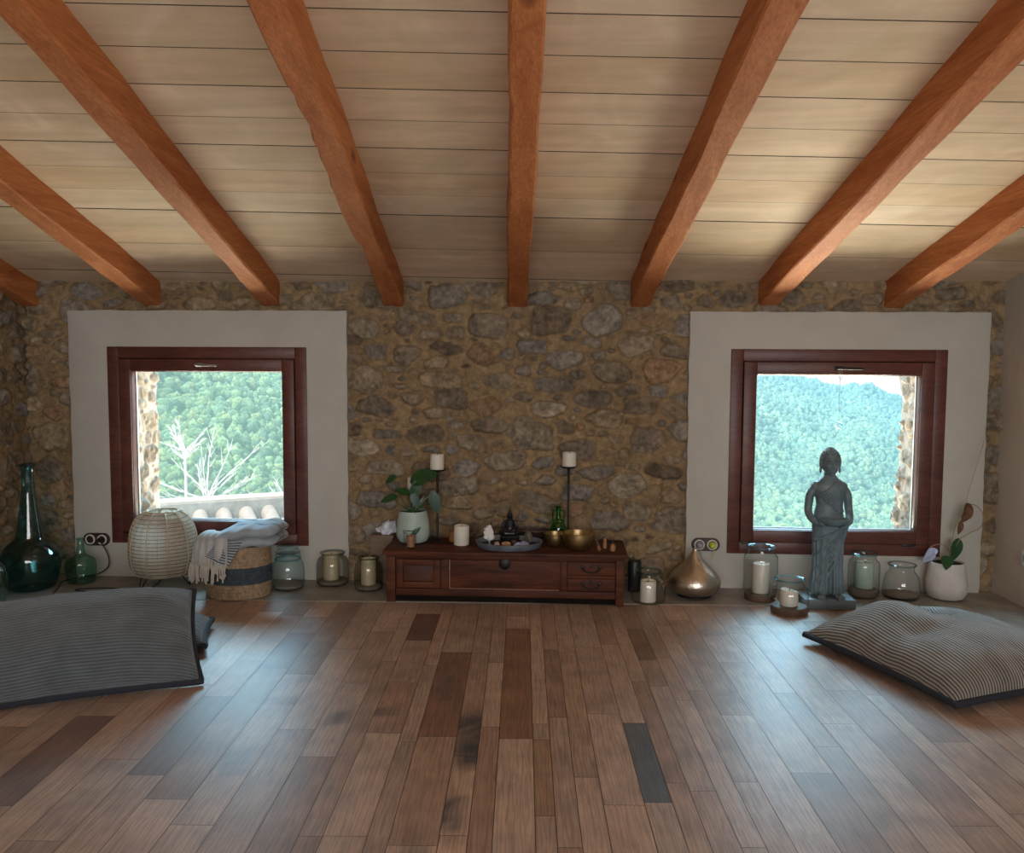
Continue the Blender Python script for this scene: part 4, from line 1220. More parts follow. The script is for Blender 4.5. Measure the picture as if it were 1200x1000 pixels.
def candle_stand(loc, h, plate_r, label, group=None):
    t = thing('candlestick', label, 'candlestick', loc, 0, group)
    bm = bmesh.new(); lathe(bm, [(0, 0), (.024, 0), (.026, .004), (.015, .008), (.008, .014), (0, .015)], 32); obj('foot', bm, M_black, t)
    bm = bmesh.new(); tube(bm, [(0, 0, .012), (0, 0, h*.5), (0, 0, h-.02), (0, 0, h-.004)], [.0062, .0062, .0075, .013], 12); obj('pole', bm, M_black, t)
    bm = bmesh.new(); lathe(bm, [(0, h-.006), (plate_r*.85, h-.005), (plate_r, h+.003), (plate_r*.98, h+.005), (plate_r*.85, h), (0, h)], 32); obj('plate', bm, M_black, t)
    return t
def pz(z, y): return z
candle_stand((-.655, -.165, ZT), .373, .046, 'black metal candlestick rising behind the celadon plant pot')
candle((-.657, -.165, ZT+.374), .037, .082, 'white pillar candle topping the candlestick behind the plant', M_wax)
candle_stand((.040, -.135, ZT), .394, .044, 'black metal candlestick behind the brass singing bowls')
candle((.042, -.135, ZT+.395), .037, .077, 'white pillar candle topping the candlestick behind the bowls', M_wax)
candle_stand((-.800, -.098-.015, ZT), .245, .04, 'shorter black candlestick hidden behind the plant leaves')
candle((-.790, -.113, ZT+.246), .036, .078, 'white candle half hidden behind the plant leaves', M_wax)
candle((-.513, -.285, ZT), .040, .100, 'thick white pillar candle standing alone on the chest top', M_wax)
bm = bmesh.new(); lathe(bm, [(0, 0), (.028, 0), (.032, .01), (.032, .045), (.029, .055), (.026, .055), (.028, .045), (.027, .01), (0, .008)], 28)
o = obj('votive_cup', bm, M_amber); o.location = (-.560, -.205, ZT); tag(o, 'small amber votive cup behind the lone white candle', 'cup')

# glass cup with sandy candle
t = thing('glass_tumbler', 'small clear tumbler at the front left of the chest top', 'glass', (-.765, -.383, ZT))
bm = bmesh.new(); lathe(bm, [(0, .003), (.028, .003), (.031, .008), (.034, .079), (.036, .081)], 32); obj('glass_body', bm, M_jar, t)
bm = bmesh.new(); ring(bm, (0, 0, .081), .0352, .0018, 32, 6); obj('rim', bm, M_rim, t)
candle((-.761, -.382, ZT+.005), .021, .058, 'beige candle stub inside the small tumbler', M_cork)

# tray and what lies on it
TX, TY = -.262, -.322
t = thing('round_tray', 'round bluish metal tray in the middle of the chest top', 'tray', (TX, TY, ZT))
bm = bmesh.new()
RT = .172
lathe(bm, [(0, 0), (.140, 0), (.158, .002), (RT-.004, .018), (RT, .030), (RT+.001, .033), (RT-.005, .034), (RT-.009, .031), (.150, .009), (.138, .006), (0, .006)], 64, sy=.80); obj('dish', bm, M_tray, t)
bm = bmesh.new(); lathe(bm, [(0, .0066), (.140, .0066), (.149, .0095), (.158, .018)], 64, sy=.80); obj('inlay', bm, M_traydk, t)
ZTR = ZT+.0075
bm = bmesh.new()
lathe(bm, [(0, 0), (.05, 0), (.055, .004), (.09, .022), (.108, .048), (.110, .052), (.104, .051), (.085, .027), (.05, .010), (0, .008)], 56, sy=.55)
o = obj('dark_bowl', bm, M_traydk); o.location = (-.150, -.165+.052, ZT); tag(o, 'wide dark bowl behind the right side of the round tray', 'bowl')
bm = bmesh.new(); ring(bm, (0, 0, .051), .107, .003, 56, 6, sy=.55); obj('rim', bm, M_basewood, o)

def rock(name, loc, r, m, label, cat='stone', seed=0, rot=0, subdiv=2, rough=.25):
    rng = random.Random(seed); bm = bmesh.new()
    bmesh.ops.create_icosphere(bm, subdivisions=subdiv, radius=1)
    pl = [(Vector((rng.uniform(-1, 1), rng.uniform(-1, 1), rng.uniform(-1, 1))).normalized(), rng.uniform(.6, .9)) for _ in range(14)]
    for v in bm.verts:
        for n, d in pl:
            k = v.co.dot(n)
            if k > d: v.co -= n*(k-d)
        v.co *= 1+rng.uniform(-rough, rough)*.15
    zmin = min(v.co.z for v in bm.verts)
    for v in bm.verts: v.co = Vector((v.co.x*r[0], v.co.y*r[1], (v.co.z-zmin)*r[2]))
    bmesh.ops.rotate(bm, verts=bm.verts, cent=(0, 0, 0), matrix=Matrix.Rotation(rot, 3, 'Z'))
    o = obj(name, bm, m, smooth=25); o.location = loc; return tag(o, label, cat)

# selenite lamp-like white stone on small stand
t = thing('crystal', 'rough white crystal on a small stand at the left of the tray', 'crystal', (-.362, -.345, ZTR))
bm = bmesh.new(); lathe(bm, [(0, 0), (.016, 0), (.016, .004), (.006, .008), (.005, .028), (.010, .032), (0, .033)], 16); obj('stand', bm, M_silverm, t)
rng = random.Random(8); bm = bmesh.new()
for k in range(9):
    box(bm, (rng.uniform(-.012, .012), rng.uniform(-.010, .010), .066+rng.uniform(-.018, .022)), (rng.uniform(.018, .03), rng.uniform(.018, .026), rng.uniform(.03, .05)), Matrix.Rotation(rng.uniform(-.5, .5), 3, 'Y') @ Matrix.Rotation(rng.uniform(0, 3), 3, 'Z'), .003)
remeshed('stone', bm, .0025, M_selenite, t, 1)

# small seated black figure
def seated_buddha():
    t = thing('seated_buddha_figurine', 'small black seated meditating figure on the round tray', 'figurine', (-.262, -.285, ZTR))
    bm = bmesh.new(); lathe(bm, [(0, 0), (.046, 0), (.048, .006), (.040, .012), (.044, .020), (.046, .030), (.040, .036), (0, .037)], 36, sy=.75, fn=lambda r, z, a: r*(1+(.05*abs(math.sin(8*a)) if z > .01 else 0)))
    obj('lotus_base', bm, M_blackbud, t)
    bm = bmesh.new()
    ell(bm, (0, 0, .050), (.036, .024, .016)); 
    for s in (-1, 1):
        tube(bm, [(s*.015, .005, .05), (s*.042, -.008, .048), (s*.02, -.024, .046), (-s*.012, -.024, .046)], [.013, .012, .010, .008], 10)
        tube(bm, [(s*.024, .002, .094), (s*.033, .0, .072), (s*.022, -.016, .058), (s*.004, -.02, .056)], [.009, .008, .0065, .006], 10)
    lathe(bm, [(0, .05), (.026, .05), (.021, .068), (.024, .088), (.026, .096), (.012, .104), (.008, .11), (0, .11)], 20, sy=.65)
    ell(bm, (0, -.001, .118), (.0125, .0135, .016)); ell(bm, (0, .001, .134), (.008, .008, .007)); ell(bm, (0, .001, .142), (.0035, .0035, .009))
    ell(bm, (0, -.015, .116), (.002, .003, .003))
    for s in (-1, 1): ell(bm, (s*.0125, .001, .113), (.0022, .003, .008))
    remeshed('body', bm, .0018, M_blackbud, t, 1)
seated_buddha()
bpy.data.objects['seated_buddha_figurine'].scale = (1.08, 1.05, 1.26)
rock('candle_stone', (-.165, -.292, ZTR), (.026, .024, .034), M_olive, 'olive brown rounded stone upright at the right of the tray', seed=2)
rock('tumbled_stone', (-.318, -.385, ZTR), (.017, .015, .016), M_crys_p, 'pinkish tumbled stone at the front left of the tray', seed=3)
rock('tumbled_stone', (-.275, -.370, ZTR), (.028, .014, .017), M_crys_o, 'orange elongated stone lying at the front of the tray', seed=4, rot=.2)
rock('tumbled_stone', (-.232, -.352, ZTR), (.020, .013, .019), M_brownd, 'dark brown stone in the middle of the tray', seed=5)
rock('tumbled_stone', (-.190, -.350, ZTR), (.030, .014, .016), M_crys_b, 'pale lilac crystal piece behind the bluish cluster', seed=6, rot=.1)
rock('crystal_cluster', (-.200, -.378, ZTR), (.044, .017, .016), M_crys_b, 'bluish lilac crystal cluster at the front right of the tray', 'crystal', seed=7, rot=.25, subdiv=3, rough=.9)

# green bottle with two ears
o = glass_bottle('ornamental_bottle', (-.012, -.185, ZT), [(.01, .004), (.036, .002), (.042, .008), (.043, .04), (.041, .075), (.034, .098), (.022, .116), (.014, .128), (.012, .140), (.012, .176), (.016, .188)], 'small emerald green bottle with two ear handles on the chest', M_green3, (.015, .188, .003))
for s in (-1, 1):
    bm = bmesh.new(); tube(bm, catmull([(s*.011, 0, .168), (s*.026, 0, .167), (s*.030, 0, .150), (s*.029, 0, .125), (s*.027, 0, .108)], 5), .0035, 8)
    obj('ear_handle', bm, M_green3, o)

def bowl(loc, R, H, label):
    bm = bmesh.new()
    o_ = [(0, 0), (R*.45, 0)]+[(R*(.45+.55*math.sin(k/8*PI/2)), H*(1-math.cos(k/8*PI/2))**.9*.98+.001) for k in range(1, 9)]
    i_ = [(r*.95-.001 if r > .01 else 0, z+.004 if z < H*.9 else z+.001) for r, z in o_][::-1]
    lathe(bm, o_+i_, 48)
    o = obj('singing_bowl', bm, M_brass); o.location = loc; tag(o, label, 'singing bowl')
    bm = bmesh.new(); ring(bm, (0, 0, H), R*.985, .0028, 48, 8); obj('rim', bm, M_brass, o); return o
bowl((.088, -.365, ZT), .078, .088, 'large brass singing bowl at the front of the chest top')
bowl((-.028, -.285, ZT), .056, .066, 'smaller brass singing bowl behind and left of the large one')
# mallets and vial
t = thing('bowl_mallet', 'dark wooden stick leaning by the large brass bowl', 'mallet', (.195, -.375, ZT))
bm = bmesh.new(); tube(bm, [(.002, -.01, .007), (-.022, .055, .062), (-.026, .066, .072)], [.0075, .007, .0085], 12); obj('stick', bm, M_basewood, t)
bm = bmesh.new(); tube(bm, [(.001, -.0105, .0065), (-.004, .004, .018)], [.0085, .0085], 12); obj('wrapped_end', bm, M_cork, t)
t = thing('turned_peg', 'light turned wooden peg standing between stick and vial', 'peg', (.226, -.318, ZT))
bm = bmesh.new(); lathe(bm, [(0, 0), (.009, 0), (.0105, .006), (.0095, .025), (.008, .036), (.0085, .044), (.006, .05), (0, .051)], 20); obj('body', bm, M_cork, t)
bm = bmesh.new(); lathe(bm, [(.0, .050), (.004, .050), (.0035, .056), (0, .058)], 12); obj('knob', bm, M_basewood, t)
t = thing('vial', 'little amber vial with a black cap at the chest right end', 'vial', (.262, -.385, ZT))
bm = bmesh.new(); lathe(bm, [(0, 0), (.012, 0), (.0135, .003), (.0135, .032), (.009, .040), (.0, .041)], 20); obj('bottle', bm, M_amber, t)
bm = bmesh.new(); lathe(bm, [(.0, .039), (.009, .039), (.009, .055), (.0, .056)], 16); obj('cap', bm, M_black, t)
bm = bmesh.new(); lathe(bm, [(.0138, .006), (.0138, .028)], 20); obj('paper_label', bm, M_cork, t)

# tissue box left of the chest
t = thing('tissue_box', 'wooden tissue box standing behind the left end of the chest', 'tissue box', (-.972, -.068, Z0))
bm = bmesh.new(); bx(bm, -.062, .062, -.036, .036, 0, .255, .004); obj('box', bm, M_boxwood, t)
bm = bmesh.new(); bx(bm, -.067, .067, -.041, .041, .255, .268, .004); obj('lid', bm, M_boxwood, t)
rng = random.Random(3); bm = bmesh.new()
g = []
for i in range(9):
    s = i/8; row = []
    for j in range(9):
        u = j/8-.5
        w = .03+.055*math.sin(PI*min(1, s*1.15)*.85)
        row.append(bm.verts.new((u*w*1.6+.018*s+.006*math.sin(j*2.1+i), -.004+.022*math.sin(j*1.9+s*2)*(.3+s), .262+.088*s-.035*abs(u)*s*2+.004*math.sin(i*2+j*3))))
    g.append(row)
for i in range(8):
    for j in range(8): bm.faces.new((g[i][j], g[i][j+1], g[i+1][j+1], g[i+1][j]))
o = obj('tissue', bm, M_tissue, smooth=25); o.location = (-.952, -.062, Z0+.006); tag(o, 'crumpled white tissue sticking out of the wooden box', 'tissue')

# ------------------------------------------------------------------ standing statue
def statue():
    t = thing('standing_buddha_statue', 'grey stone robed statue holding a bowl before the right window', 'statue', (1.338, -.325, 0.0005))
    bm = bmesh.new(); bx(bm, -.128, .122, -.085, .085, 0, .050, .003); obj('plinth', bm, M_slab, t)
    b = bmesh.new()
    z = .048
    # robe and torso: stacked ellipses, pleats growing towards the hem
    def sec(z_, rx, ry, pl, cyo=0):
        return (z_, rx, ry, pl, cyo)
    S = [sec(.018, .084, .050, .006), sec(.028, .089, .056, .007), (.06, .082, .054, .006, 0), (.14, .074, .051, .004, 0), (.22, .073, .052, .003, 0), (.30, .076, .055, .002, 0), (.36, .079, .056, .001, 0), (.395, .077, .054, 0, 0),
         (.43, .069, .049, 0, 0), (.465, .061, .045, 0, 0), (.50, .067, .048, 0, 0), (.54, .080, .051, 0, 0), (.565, .077, .047, 0, 0), (.582, .062, .041, 0, 0), (.597, .044, .034, 0, 0), (.612, .029, .027, 0, 0), (.66, .025, .026, 0, -.004)]
    rings = []
    n = 72
    for z_, rx, ry, pl, cy in S:
        row = []
        for k in range(n):
            a = 2*PI*k/n
            e = 1+pl*8*math.sin(9*a+1)*.5
            if z_ < .33:      # hollow between the legs
                e -= .32*math.exp(-((a-1.5*PI-.10)/.16)**2)*(1-z_/.36)
            row.append(b.verts.new((rx*math.cos(a)*e, ry*math.sin(a)*e+cy, z+z_)))
        rings.append(row)
    for A, B in zip(rings, rings[1:]):
        for k in range(n): b.faces.new((A[k], A[(k+1) % n], B[(k+1) % n], B[k]))
    b.faces.new(rings[0][::-1]); b.faces.new(rings[-1])
    def surf(a, z_, out=0.0):
        z_ = max(z_, .022)
        i = max(j for j in range(len(S)-1) if S[j][0] <= z_)
        k = (z_-S[i][0])/(S[i+1][0]-S[i][0]); rx = S[i][1]*(1-k)+S[i+1][1]*k+out; ry = S[i][2]*(1-k)+S[i+1][2]*k+out
        return (rx*math.cos(a), ry*math.sin(a), z+z_)
    F_ = -PI/2
    # diagonal robe folds over the chest
    for k in range(8):
        a0, z0_ = F_+.30+.06*k, .586-.003*k
        a1, z1_ = F_-1.05+.24*k, .512-.0115*k
        pts = [surf(a0+(a1-a0)*q/12, z0_+(z1_-z0_)*q/12-.012*math.sin(PI*q/12), .0028) for q in range(13)]
        tube(b, pts, [.0046]*13, 8)
    for k in range(4):        # hanging edge from the covered shoulder
        a = F_+.66+.12*k
        tube(b, [surf(a+.10*s, .59-.16*s, .002) for s in [q/6 for q in range(7)]], .005, 8)
    for k in range(5):        # wrap sweeping across the hips and thighs
        a0, a1 = F_+1.25-.10*k, F_-1.2+.05*k
        pts = [surf(a0+(a1-a0)*s, (.385-.02*k)-(.10+.055*k)*s**.8, .001) for s in [q/12 for q in range(13)]]
        tube(b, [(x_*1.03, y_*1.03, z_) for x_, y_, z_ in pts], .0055, 8)
    for a in (-1.25, -.95, -.55, -.2, .32, .6, .95, 1.3):     # long vertical folds
        tube(b, [surf(F_+a*(1-.12*s), .30-.285*s, .0) for s in [q/8 for q in range(9)]], [.0045+.0035*q/8 for q in range(9)], 8)
    # arms
    for s in (-1, 1):
        ell(b, (s*.065, .002, z+.553), (.0255, .026, .028))
        tube(b, catmull([(s*.068, .003, z+.550), (s*.090, .006, z+.515), (s*.097, .008, z+.465), (s*.100, 0, z+.430), (s*.096, -.028, z+.405), (s*.084, -.060, z+.388), (s*.066, -.080, z+.382)], 3),
             [.9*q_ for q_ in (.022, .023, .0235, .0235, .0235, .023, .0225, .022, .0218, .0215, .021, .0205, .0195, .019, .018, .017, .0155, .0145, .0135)], 14)
        # hand: palm under the bowl, four fingers round it, thumb on the rim
        ell(b, (s*.058, -.092, z+.382), (.017, .015, .011), Matrix.Rotation(s*.5, 3, 'Z'))
        for q in range(4):
            y0 = -.083-.009*q
            tube(b, [(s*.060, y0, z+.378), (s*.045, y0-.004, z+.372), (s*(.030-.002*abs(q-1.5)), y0-.004, z+.371)], [.0056, .0054, .0046], 8)
        tube(b, [(s*.066, -.080, z+.386), (s*.069, -.092, z+.398), (s*.063, -.104, z+.407)], [.0062, .0058, .005], 8)
    # sleeve cloth falling from the covered arm
    tube(b, [(.098, .006, z+.44), (.094, .006, z+.36), (.078, .004, z+.28)], [.013, .012, .006], 10)
    # feet with toes
    for s in (-1, 1):
        ell(b, (s*.043+.004, -.060, z+.012), (.021, .036, .014)); ell(b, (s*.043+.004, -.02, z+.016), (.024, .03, .02))
        for q in range(5):
            r_ = .0075 if (q == 0) else .0055-.0003*q
            ell(b, (s*(.030+.0085*q)+.004, -.094+.0022*q*q*.6, z+.0075), (r_, r_*1.5, r_))
    # head
    hz = z+.672; nb0 = len(b.verts)
    ell(b, (0, -.006, hz), (.041, .046, .056), None, 24, 16)
    ell(b, (0, -.012, hz-.030), (.031, .034, .028), None, 20, 12)       # jaw
    # hair cap: everything above and behind the hairline, plus ushnisha
    for k in range(230):
        i = k+.5
        ph = math.acos(1-1.35*i/230); th = PI*(1+5**.5)*i
        d = Vector((math.sin(ph)*math.cos(th), math.sin(ph)*math.sin(th), math.cos(ph)))
        if d.y < -.25 and d.z < .62: continue
        ell(b, (d.x*.0445, -.003+d.y*.0495, hz+.004+d.z*.0560), (.0052, .0052, .0052), None, 8, 6)
    ell(b, (0, .010, hz+.010), (.0445, .0440, .0535), None, 24, 14)
    ell(b, (0, .004, hz+.050), (.023, .023, .017), None, 16, 10)
    for k in range(26):
        i = k+.5; ph = math.acos(1-i/26); th = PI*(1+5**.5)*i
        ell(b, (.023*math.sin(ph)*math.cos(th), .004+.023*math.sin(ph)*math.sin(th), hz+.050+.017*math.cos(ph)), (.004, .004, .004), None, 8, 6)
    for s in (-1, 1):         # long ears
        ell(b, (s*.0435, .0, hz-.006), (.006, .011, .019)); ell(b, (s*.0435, -.002, hz-.033), (.0055, .008, .016))
        tube(b, [(s*.004, -.053, hz+.010), (s*.014, -.053, hz+.016), (s*.027, -.044, hz+.010)], .0028, 8)      # brow
        ell(b, (s*.0155, -.0495, hz+.003), (.0085, .0042, .0042))                                              # closed eyelid
        ell(b, (s*.0055, -.053, hz-.018), (.004, .004, .003))                                                  # nostril wing
        ell(b, (s*.016, -.0405, hz-.016), (.012, .008, .013))                                                   # cheek
    tube(b, [(0, -.052, hz+.010), (0, -.058, hz-.006), (0, -.059, hz-.016)], [.004, .0045, .0055], 10)
    ell(b, (0, -.0495, hz-.029), (.0115, .0042, .0026)); ell(b, (0, -.0485, hz-.035), (.0095, .0045, .0030))
    ell(b, (0, -.043, hz-.049), (.011, .008, .008))
    bmesh.ops.scale(b, verts=list(b.verts)[nb0:], vec=(1.07, 1.08, 1.11), space=Matrix.Translation((0, 0, -(z+.63))))
    remeshed('figure', b, .0021, M_statue, t, 1)
    # alms bowl
    bm = bmesh.new()
    lathe(bm, [(0, 0), (.030, 0), (.055, .012), (.070, .030), (.073, .038), (.068, .038), (.050, .019), (.02, .010), (0, .009)], 40, c=(0, -.094, z+.374), sy=.62)
    obj('alms_bowl', bm, M_statue, t)
statue()

# ------------------------------------------------------------------ white pot and straggly plant
def white_pot():
    ox, oy = 2.002, -.150
    t = thing('potted_plant', 'round white pot with a withering plant in the right corner', 'potted plant', (ox, oy, Z0))
    bm = bmesh.new()
    lathe(bm, [(0, 0), (.065, 0), (.085, .008), (.099, .035), (.102, .07), (.098, .11), (.089, .160), (.083, .188), (.080, .192), (.074, .190), (.076, .175), (.077, .168), (0, .168)], 48)
    obj('pot', bm, M_whitepot, t)
    bm = bmesh.new(); lathe(bm, [(0, .187), (.04, .189), (.074, .184), (.076, .166)], 32); obj('soil', bm, M_soil, t)
    q = lambda x, z, y=-.15: (x-ox, y-oy, z-Z0)
    def stem(pts, r, m):
        bm = bmesh.new(); tube(bm, catmull(pts, 8), r, 6); return obj('stem', bm, m, t)
    base = q(2.035, .185)
    stem([q(2.01, .185), q(2.02, .30), q(2.045, .40), q(2.08, .455)], .0025, M_drystem)
    stem([q(2.03, .19), q(2.05, .30, -.155), q(2.10, .345, -.16), q(2.165, .38, -.15), q(2.185, .44, -.12), q(2.15, .485, -.12), q(2.10, .495, -.13)], .0024, M_drystem)
    stem([q(2.03, .19), q(2.0, .27), q(1.955, .285), q(1.915, .268), q(1.895, .235)], .0024, M_drystem)
    stem([q(2.075, .46), q(2.105, .58, -.14), q(2.145, .72, -.13), q(2.185, .84, -.11)], .0018, M_twig)
    place_leaf(q(2.055, .32), q(2.025, .185, -.17), (.3, -1, .1), .125, .070, M_leaf, t, .1, .15)
    place_leaf(q(1.985, .235, -.19), q(1.955, .190, -.262), (0, -.5, .8), .085, .06, M_leaf, t, .3, .1)
    place_leaf(q(2.095, .492), q(2.035, .32, -.17), (.2, -1, .1), .10, .056, M_deadleaf, t, .1, .9)
    place_leaf(q(2.09, .505), q(2.115, .385, -.17), (-.4, -1, .1), .085, .042, M_deadleaf, t, .3, .9)
    place_leaf(q(2.06, .41), q(2.055, .32, -.16), (.2, -1, 0), .075, .035, M_deadleaf, t, .2, .5)
    place_leaf(q(1.945, .262, -.16), q(1.862, .222, -.19), (0, -.5, .8), .085, .045, M_lilac, t, .4, .3)
    place_leaf(q(1.925, .255, -.165), q(1.87, .185, -.19), (.3, -.8, .5), .075, .05, M_lilac, t, .4, .3)
white_pot()

# ------------------------------------------------------------------ hanging crystal
t = thing('suncatcher', 'small faceted crystal hanging on a thread in the right window', 'suncatcher', (1.452, -.075, 1.175))
bm = bmesh.new(); tube(bm, [(0, 0, .014), (-.002, 0, -.1), (0, 0, -.262)], .0009, 5); 
tube(bm, [(-.008+.0, -.0, .012), (-.010, -.012, -.03), (0, -.01, -.045), (.010, -.008, -.02), (.006, 0, .012)], .0010, 5)
obj('thread', bm, M_twig, t)
bm = bmesh.new(); bmesh.ops.create_icosphere(bm, subdivisions=2, radius=.0185, matrix=Matrix.Translation((0, 0, -.281))); obj('crystal_ball', bm, M_glassball, t, smooth=0)

# ------------------------------------------------------------------ cushions
def cushion(name, L, Wd, Tk, m, loc, rot, label, lumps, seed, flat=.25, n=70):
    """stuffed cushion: corduroy top, dark back, dark piping; origin at its underside centre"""
    rng = np.random.default_rng(seed)
    t = thing(name, label, 'floor cushion', loc); t.rotation_euler = rot
    U, S = np.meshgrid(np.linspace(-1, 1, n), np.linspace(-1, 1, n))
    prof = np.clip((1-np.abs(U)**3.2)*(1-np.abs(S)**3.2), 0, 1)**.46
    # edges pull in between the corners
    x = U*L/2*(1-.045*(1-S**2)*np.abs(U)**4); y = S*Wd/2*(1-.055*(1-U**2)*np.abs(S)**4)
    bump = sum(a*np.exp(-((x-cx_)/rx)**2-((y-cy_)/ry)**2) for cx_, cy_, rx, ry, a in lumps)
    wr = .006*vnoise(x, y, .12, rng)+.004*vnoise(x*.5+y*.5, y-x*.4, .05, rng)
    zs = Tk*flat
    zt = zs+(Tk-zs)*prof+(bump+wr)*prof
    zb = zs*(1-prof**.9)
    puck = .010*np.sin(U*26+np.sin(S*5))*np.exp(-((1-np.abs(S))/.10))+.008*np.sin(S*22)*np.exp(-((1-np.abs(U))/.10))
    zt += puck*prof
    arc = np.sqrt(np.diff(y, axis=0)**2+np.diff(zt, axis=0)**2)
    arc = np.concatenate([np.zeros((1, n)), np.cumsum(arc, 0)], 0); arc -= arc[n//2:n//2+1]
    uv = np.stack([x, arc], -1).reshape(-1, 2)
    F = grid_faces(n, n).reshape(-1, 4)
    np_obj('corduroy_cover', np.stack([x, y, zt], -1).reshape(-1, 3), F, m, parent=t, uv=uv)
    np_obj('backing', np.stack([x, y, zb], -1).reshape(-1, 3), F[:, ::-1], M_navy, parent=t)
    idx = [(0, j) for j in range(n)]+[(i, n-1) for i in range(1, n)]+[(n-1, j) for j in range(n-2, -1, -1)]+[(i, 0) for i in range(n-2, 0, -1)]
    pts = [(x[a], y[a], zs) for a in idx]; pts.append(pts[0])
    bm = bmesh.new(); tube(bm, pts, .013, 8, cap=False); obj('piping', bm, M_navy, t)
    return t
# right cushion lies flat
a = math.atan2(-.926, .377)
cushion('floor_cushion', .82, .74, .175, M_cord_r, (1.562, -1.175, .0), (0, 0, a), 'pale striped corduroy cushion lying flat on the right of the floor',
        [(-.20, -.10, .17, .15, .055), (-.21, .10, .06, .06, -.06), (-.10, .06, .05, .10, -.03), (.05, .12, .2, .2, .02), (.20, -.08, .2, .12, .012), (.06, -.16, .05, .1, -.02)], 4, flat=.22, n=110)
# left cushions: one leaning on another
al = math.atan2(.41, .91)
tilt = math.radians(33)
near_c = Vector((-1.342, -1.6, .0)); d = Vector((-.895, -.446, 0)); bk = Vector((-.446, .895, 0))
Lc, Wc = .86, .46
u_ = bk*math.cos(tilt)+Vector((0, 0, math.sin(tilt)))
ctr = near_c+d*(Lc/2)+u_*(Wc/2)-Vector((0, 0, 1))*0
nrm = d.cross(u_); nrm = nrm if nrm.z > 0 else -nrm
xa = -d
rotm = Matrix((xa, u_, nrm)).transposed()
zs = .16*.25
loc = ctr-nrm*zs+Vector((0, 0, .012))
cushion('floor_cushion', Lc, Wc, .175, M_cord_l, loc, rotm.to_euler(), 'grey corduroy cushion propped up at the left edge of the floor',
        [(.05, .0, .3, .18, .02), (.28, .10, .12, .10, .015)], 6, flat=.25, n=90)
xa2 = Vector((.95, .31, 0)).normalized()
ya2 = Vector((-xa2.y, xa2.x, 0))
c2 = Vector((-1.478, -1.262, 0))-xa2*.36+ya2*.19
cushion('floor_cushion', .74, .38, .12, M_cord_l, (c2.x, c2.y, 0), (0, 0, math.atan2(xa2.y, xa2.x)), 'second grey cushion mostly hidden behind the propped left one', [], 9, flat=.28, n=50)

# ------------------------------------------------------------------ outdoors
def elev_top(t): return math.radians(-.9-12.4*(t-.275)+.25*math.sin(t*40)+.12*math.sin(t*97))
def hill():
    rng = np.random.default_rng(1)
    cam = np.array([0, -4.7, 1.217])
    def dn(t): return 300+140*np.clip((t+.5)/.9, 0, 1)
    def df(t): return 460+290*np.clip((t+.5)/.9, 0, 1)
    et = np.vectorize(elev_top)
    def pos(t, s):
        d = dn(t)*(df(t)/dn(t))**s
        z0 = -np.tan(np.radians(13.5))*dn(t); z1 = np.tan(et(t))*df(t)
        k = (d-dn(t))/(df(t)-dn(t))
        z = z0+(z1-z0)*np.sign(k)*np.abs(k)**.92
        z = z+5*np.sin(t*16+s*4)*np.sin(PI*s)+3*np.sin(t*37-s*9)*np.sin(PI*s)
        return d*t, cam[1]+d, cam[2]+z
    n = 60
    Tt, Ss = np.meshgrid(np.linspace(-.95, .8, 90), np.linspace(-1.2, 1.0, n))
    x, y, z = pos(Tt, Ss)
    col = np.tile([.05, .10, .05], (x.size, 1))
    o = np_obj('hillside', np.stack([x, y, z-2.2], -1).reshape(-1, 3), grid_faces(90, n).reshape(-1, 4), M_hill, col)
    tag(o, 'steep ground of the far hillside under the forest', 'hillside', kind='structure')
    # crowns: fuller ones on the near slope, smaller ones paled by painted-in haze on the far slope
    def batch(cnt, t0, t1, sub, r0, r1, n0):
        t = rng.uniform(t0, t1, cnt*3); s = rng.uniform(-.45, 1, cnt*3)
        dd = dn(t)*(df(t)/dn(t))**s
        keep = rng.random(cnt*3) < (dd*dd/df(t)**2)*.95
        t, s, dd = t[keep][:cnt], s[keep][:cnt], dd[keep][:cnt]
        x, y, z = pos(t, s)
        bm = bmesh.new(); bmesh.ops.create_icosphere(bm, subdivisions=sub, radius=1)
        bv = np.array([v.co[:] for v in bm.verts]); bf = np.array([[v.index for v in f.verts] for f in bm.faces]); bm.free()
        k = len(t)
        variants = np.array([bv*(1+.24*rng.normal(size=(len(bv), 1)).clip(-1.5, 1.5)) for q in range(24)])
        R = rng.uniform(r0, r1, k)*np.where(rng.random(k) < .12, 1.3, 1)
        V = variants[rng.integers(0, 24, k)]*np.stack([R, R, R*rng.uniform(.75, 1.3, k)], -1)[:, None, :]
        V = V+np.stack([x, y, z], -1)[:, None, :]
        F = bf[None]+(np.arange(k)*len(bv))[:, None, None]+n0
        g = np.array([[.14, .20, .095], [.11, .17, .09], [.19, .23, .10], [.09, .15, .09], [.16, .235, .11]])
        c = g[rng.integers(0, 5, k)]*rng.uniform(.7, 1.3, k)[:, None]
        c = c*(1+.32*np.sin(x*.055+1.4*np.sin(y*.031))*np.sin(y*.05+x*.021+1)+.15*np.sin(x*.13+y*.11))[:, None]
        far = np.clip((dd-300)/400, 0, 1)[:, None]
        c = c*(1-far*.6)+np.array([.09, .18, .21])*far*.6  # distance haze mixed into the crown colour
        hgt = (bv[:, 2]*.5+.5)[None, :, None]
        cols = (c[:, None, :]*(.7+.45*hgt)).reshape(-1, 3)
        return V.reshape(-1, 3), F.reshape(-1, 3), cols
    A = batch(17000, -.8, .05, 1, 1.5, 2.8, 0)
    B = batch(22000, -.02, .65, 1, 1.3, 2.5, len(A[0]))
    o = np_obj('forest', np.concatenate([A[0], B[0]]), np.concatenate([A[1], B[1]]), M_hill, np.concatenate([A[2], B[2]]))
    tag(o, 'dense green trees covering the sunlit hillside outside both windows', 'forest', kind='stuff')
hill()

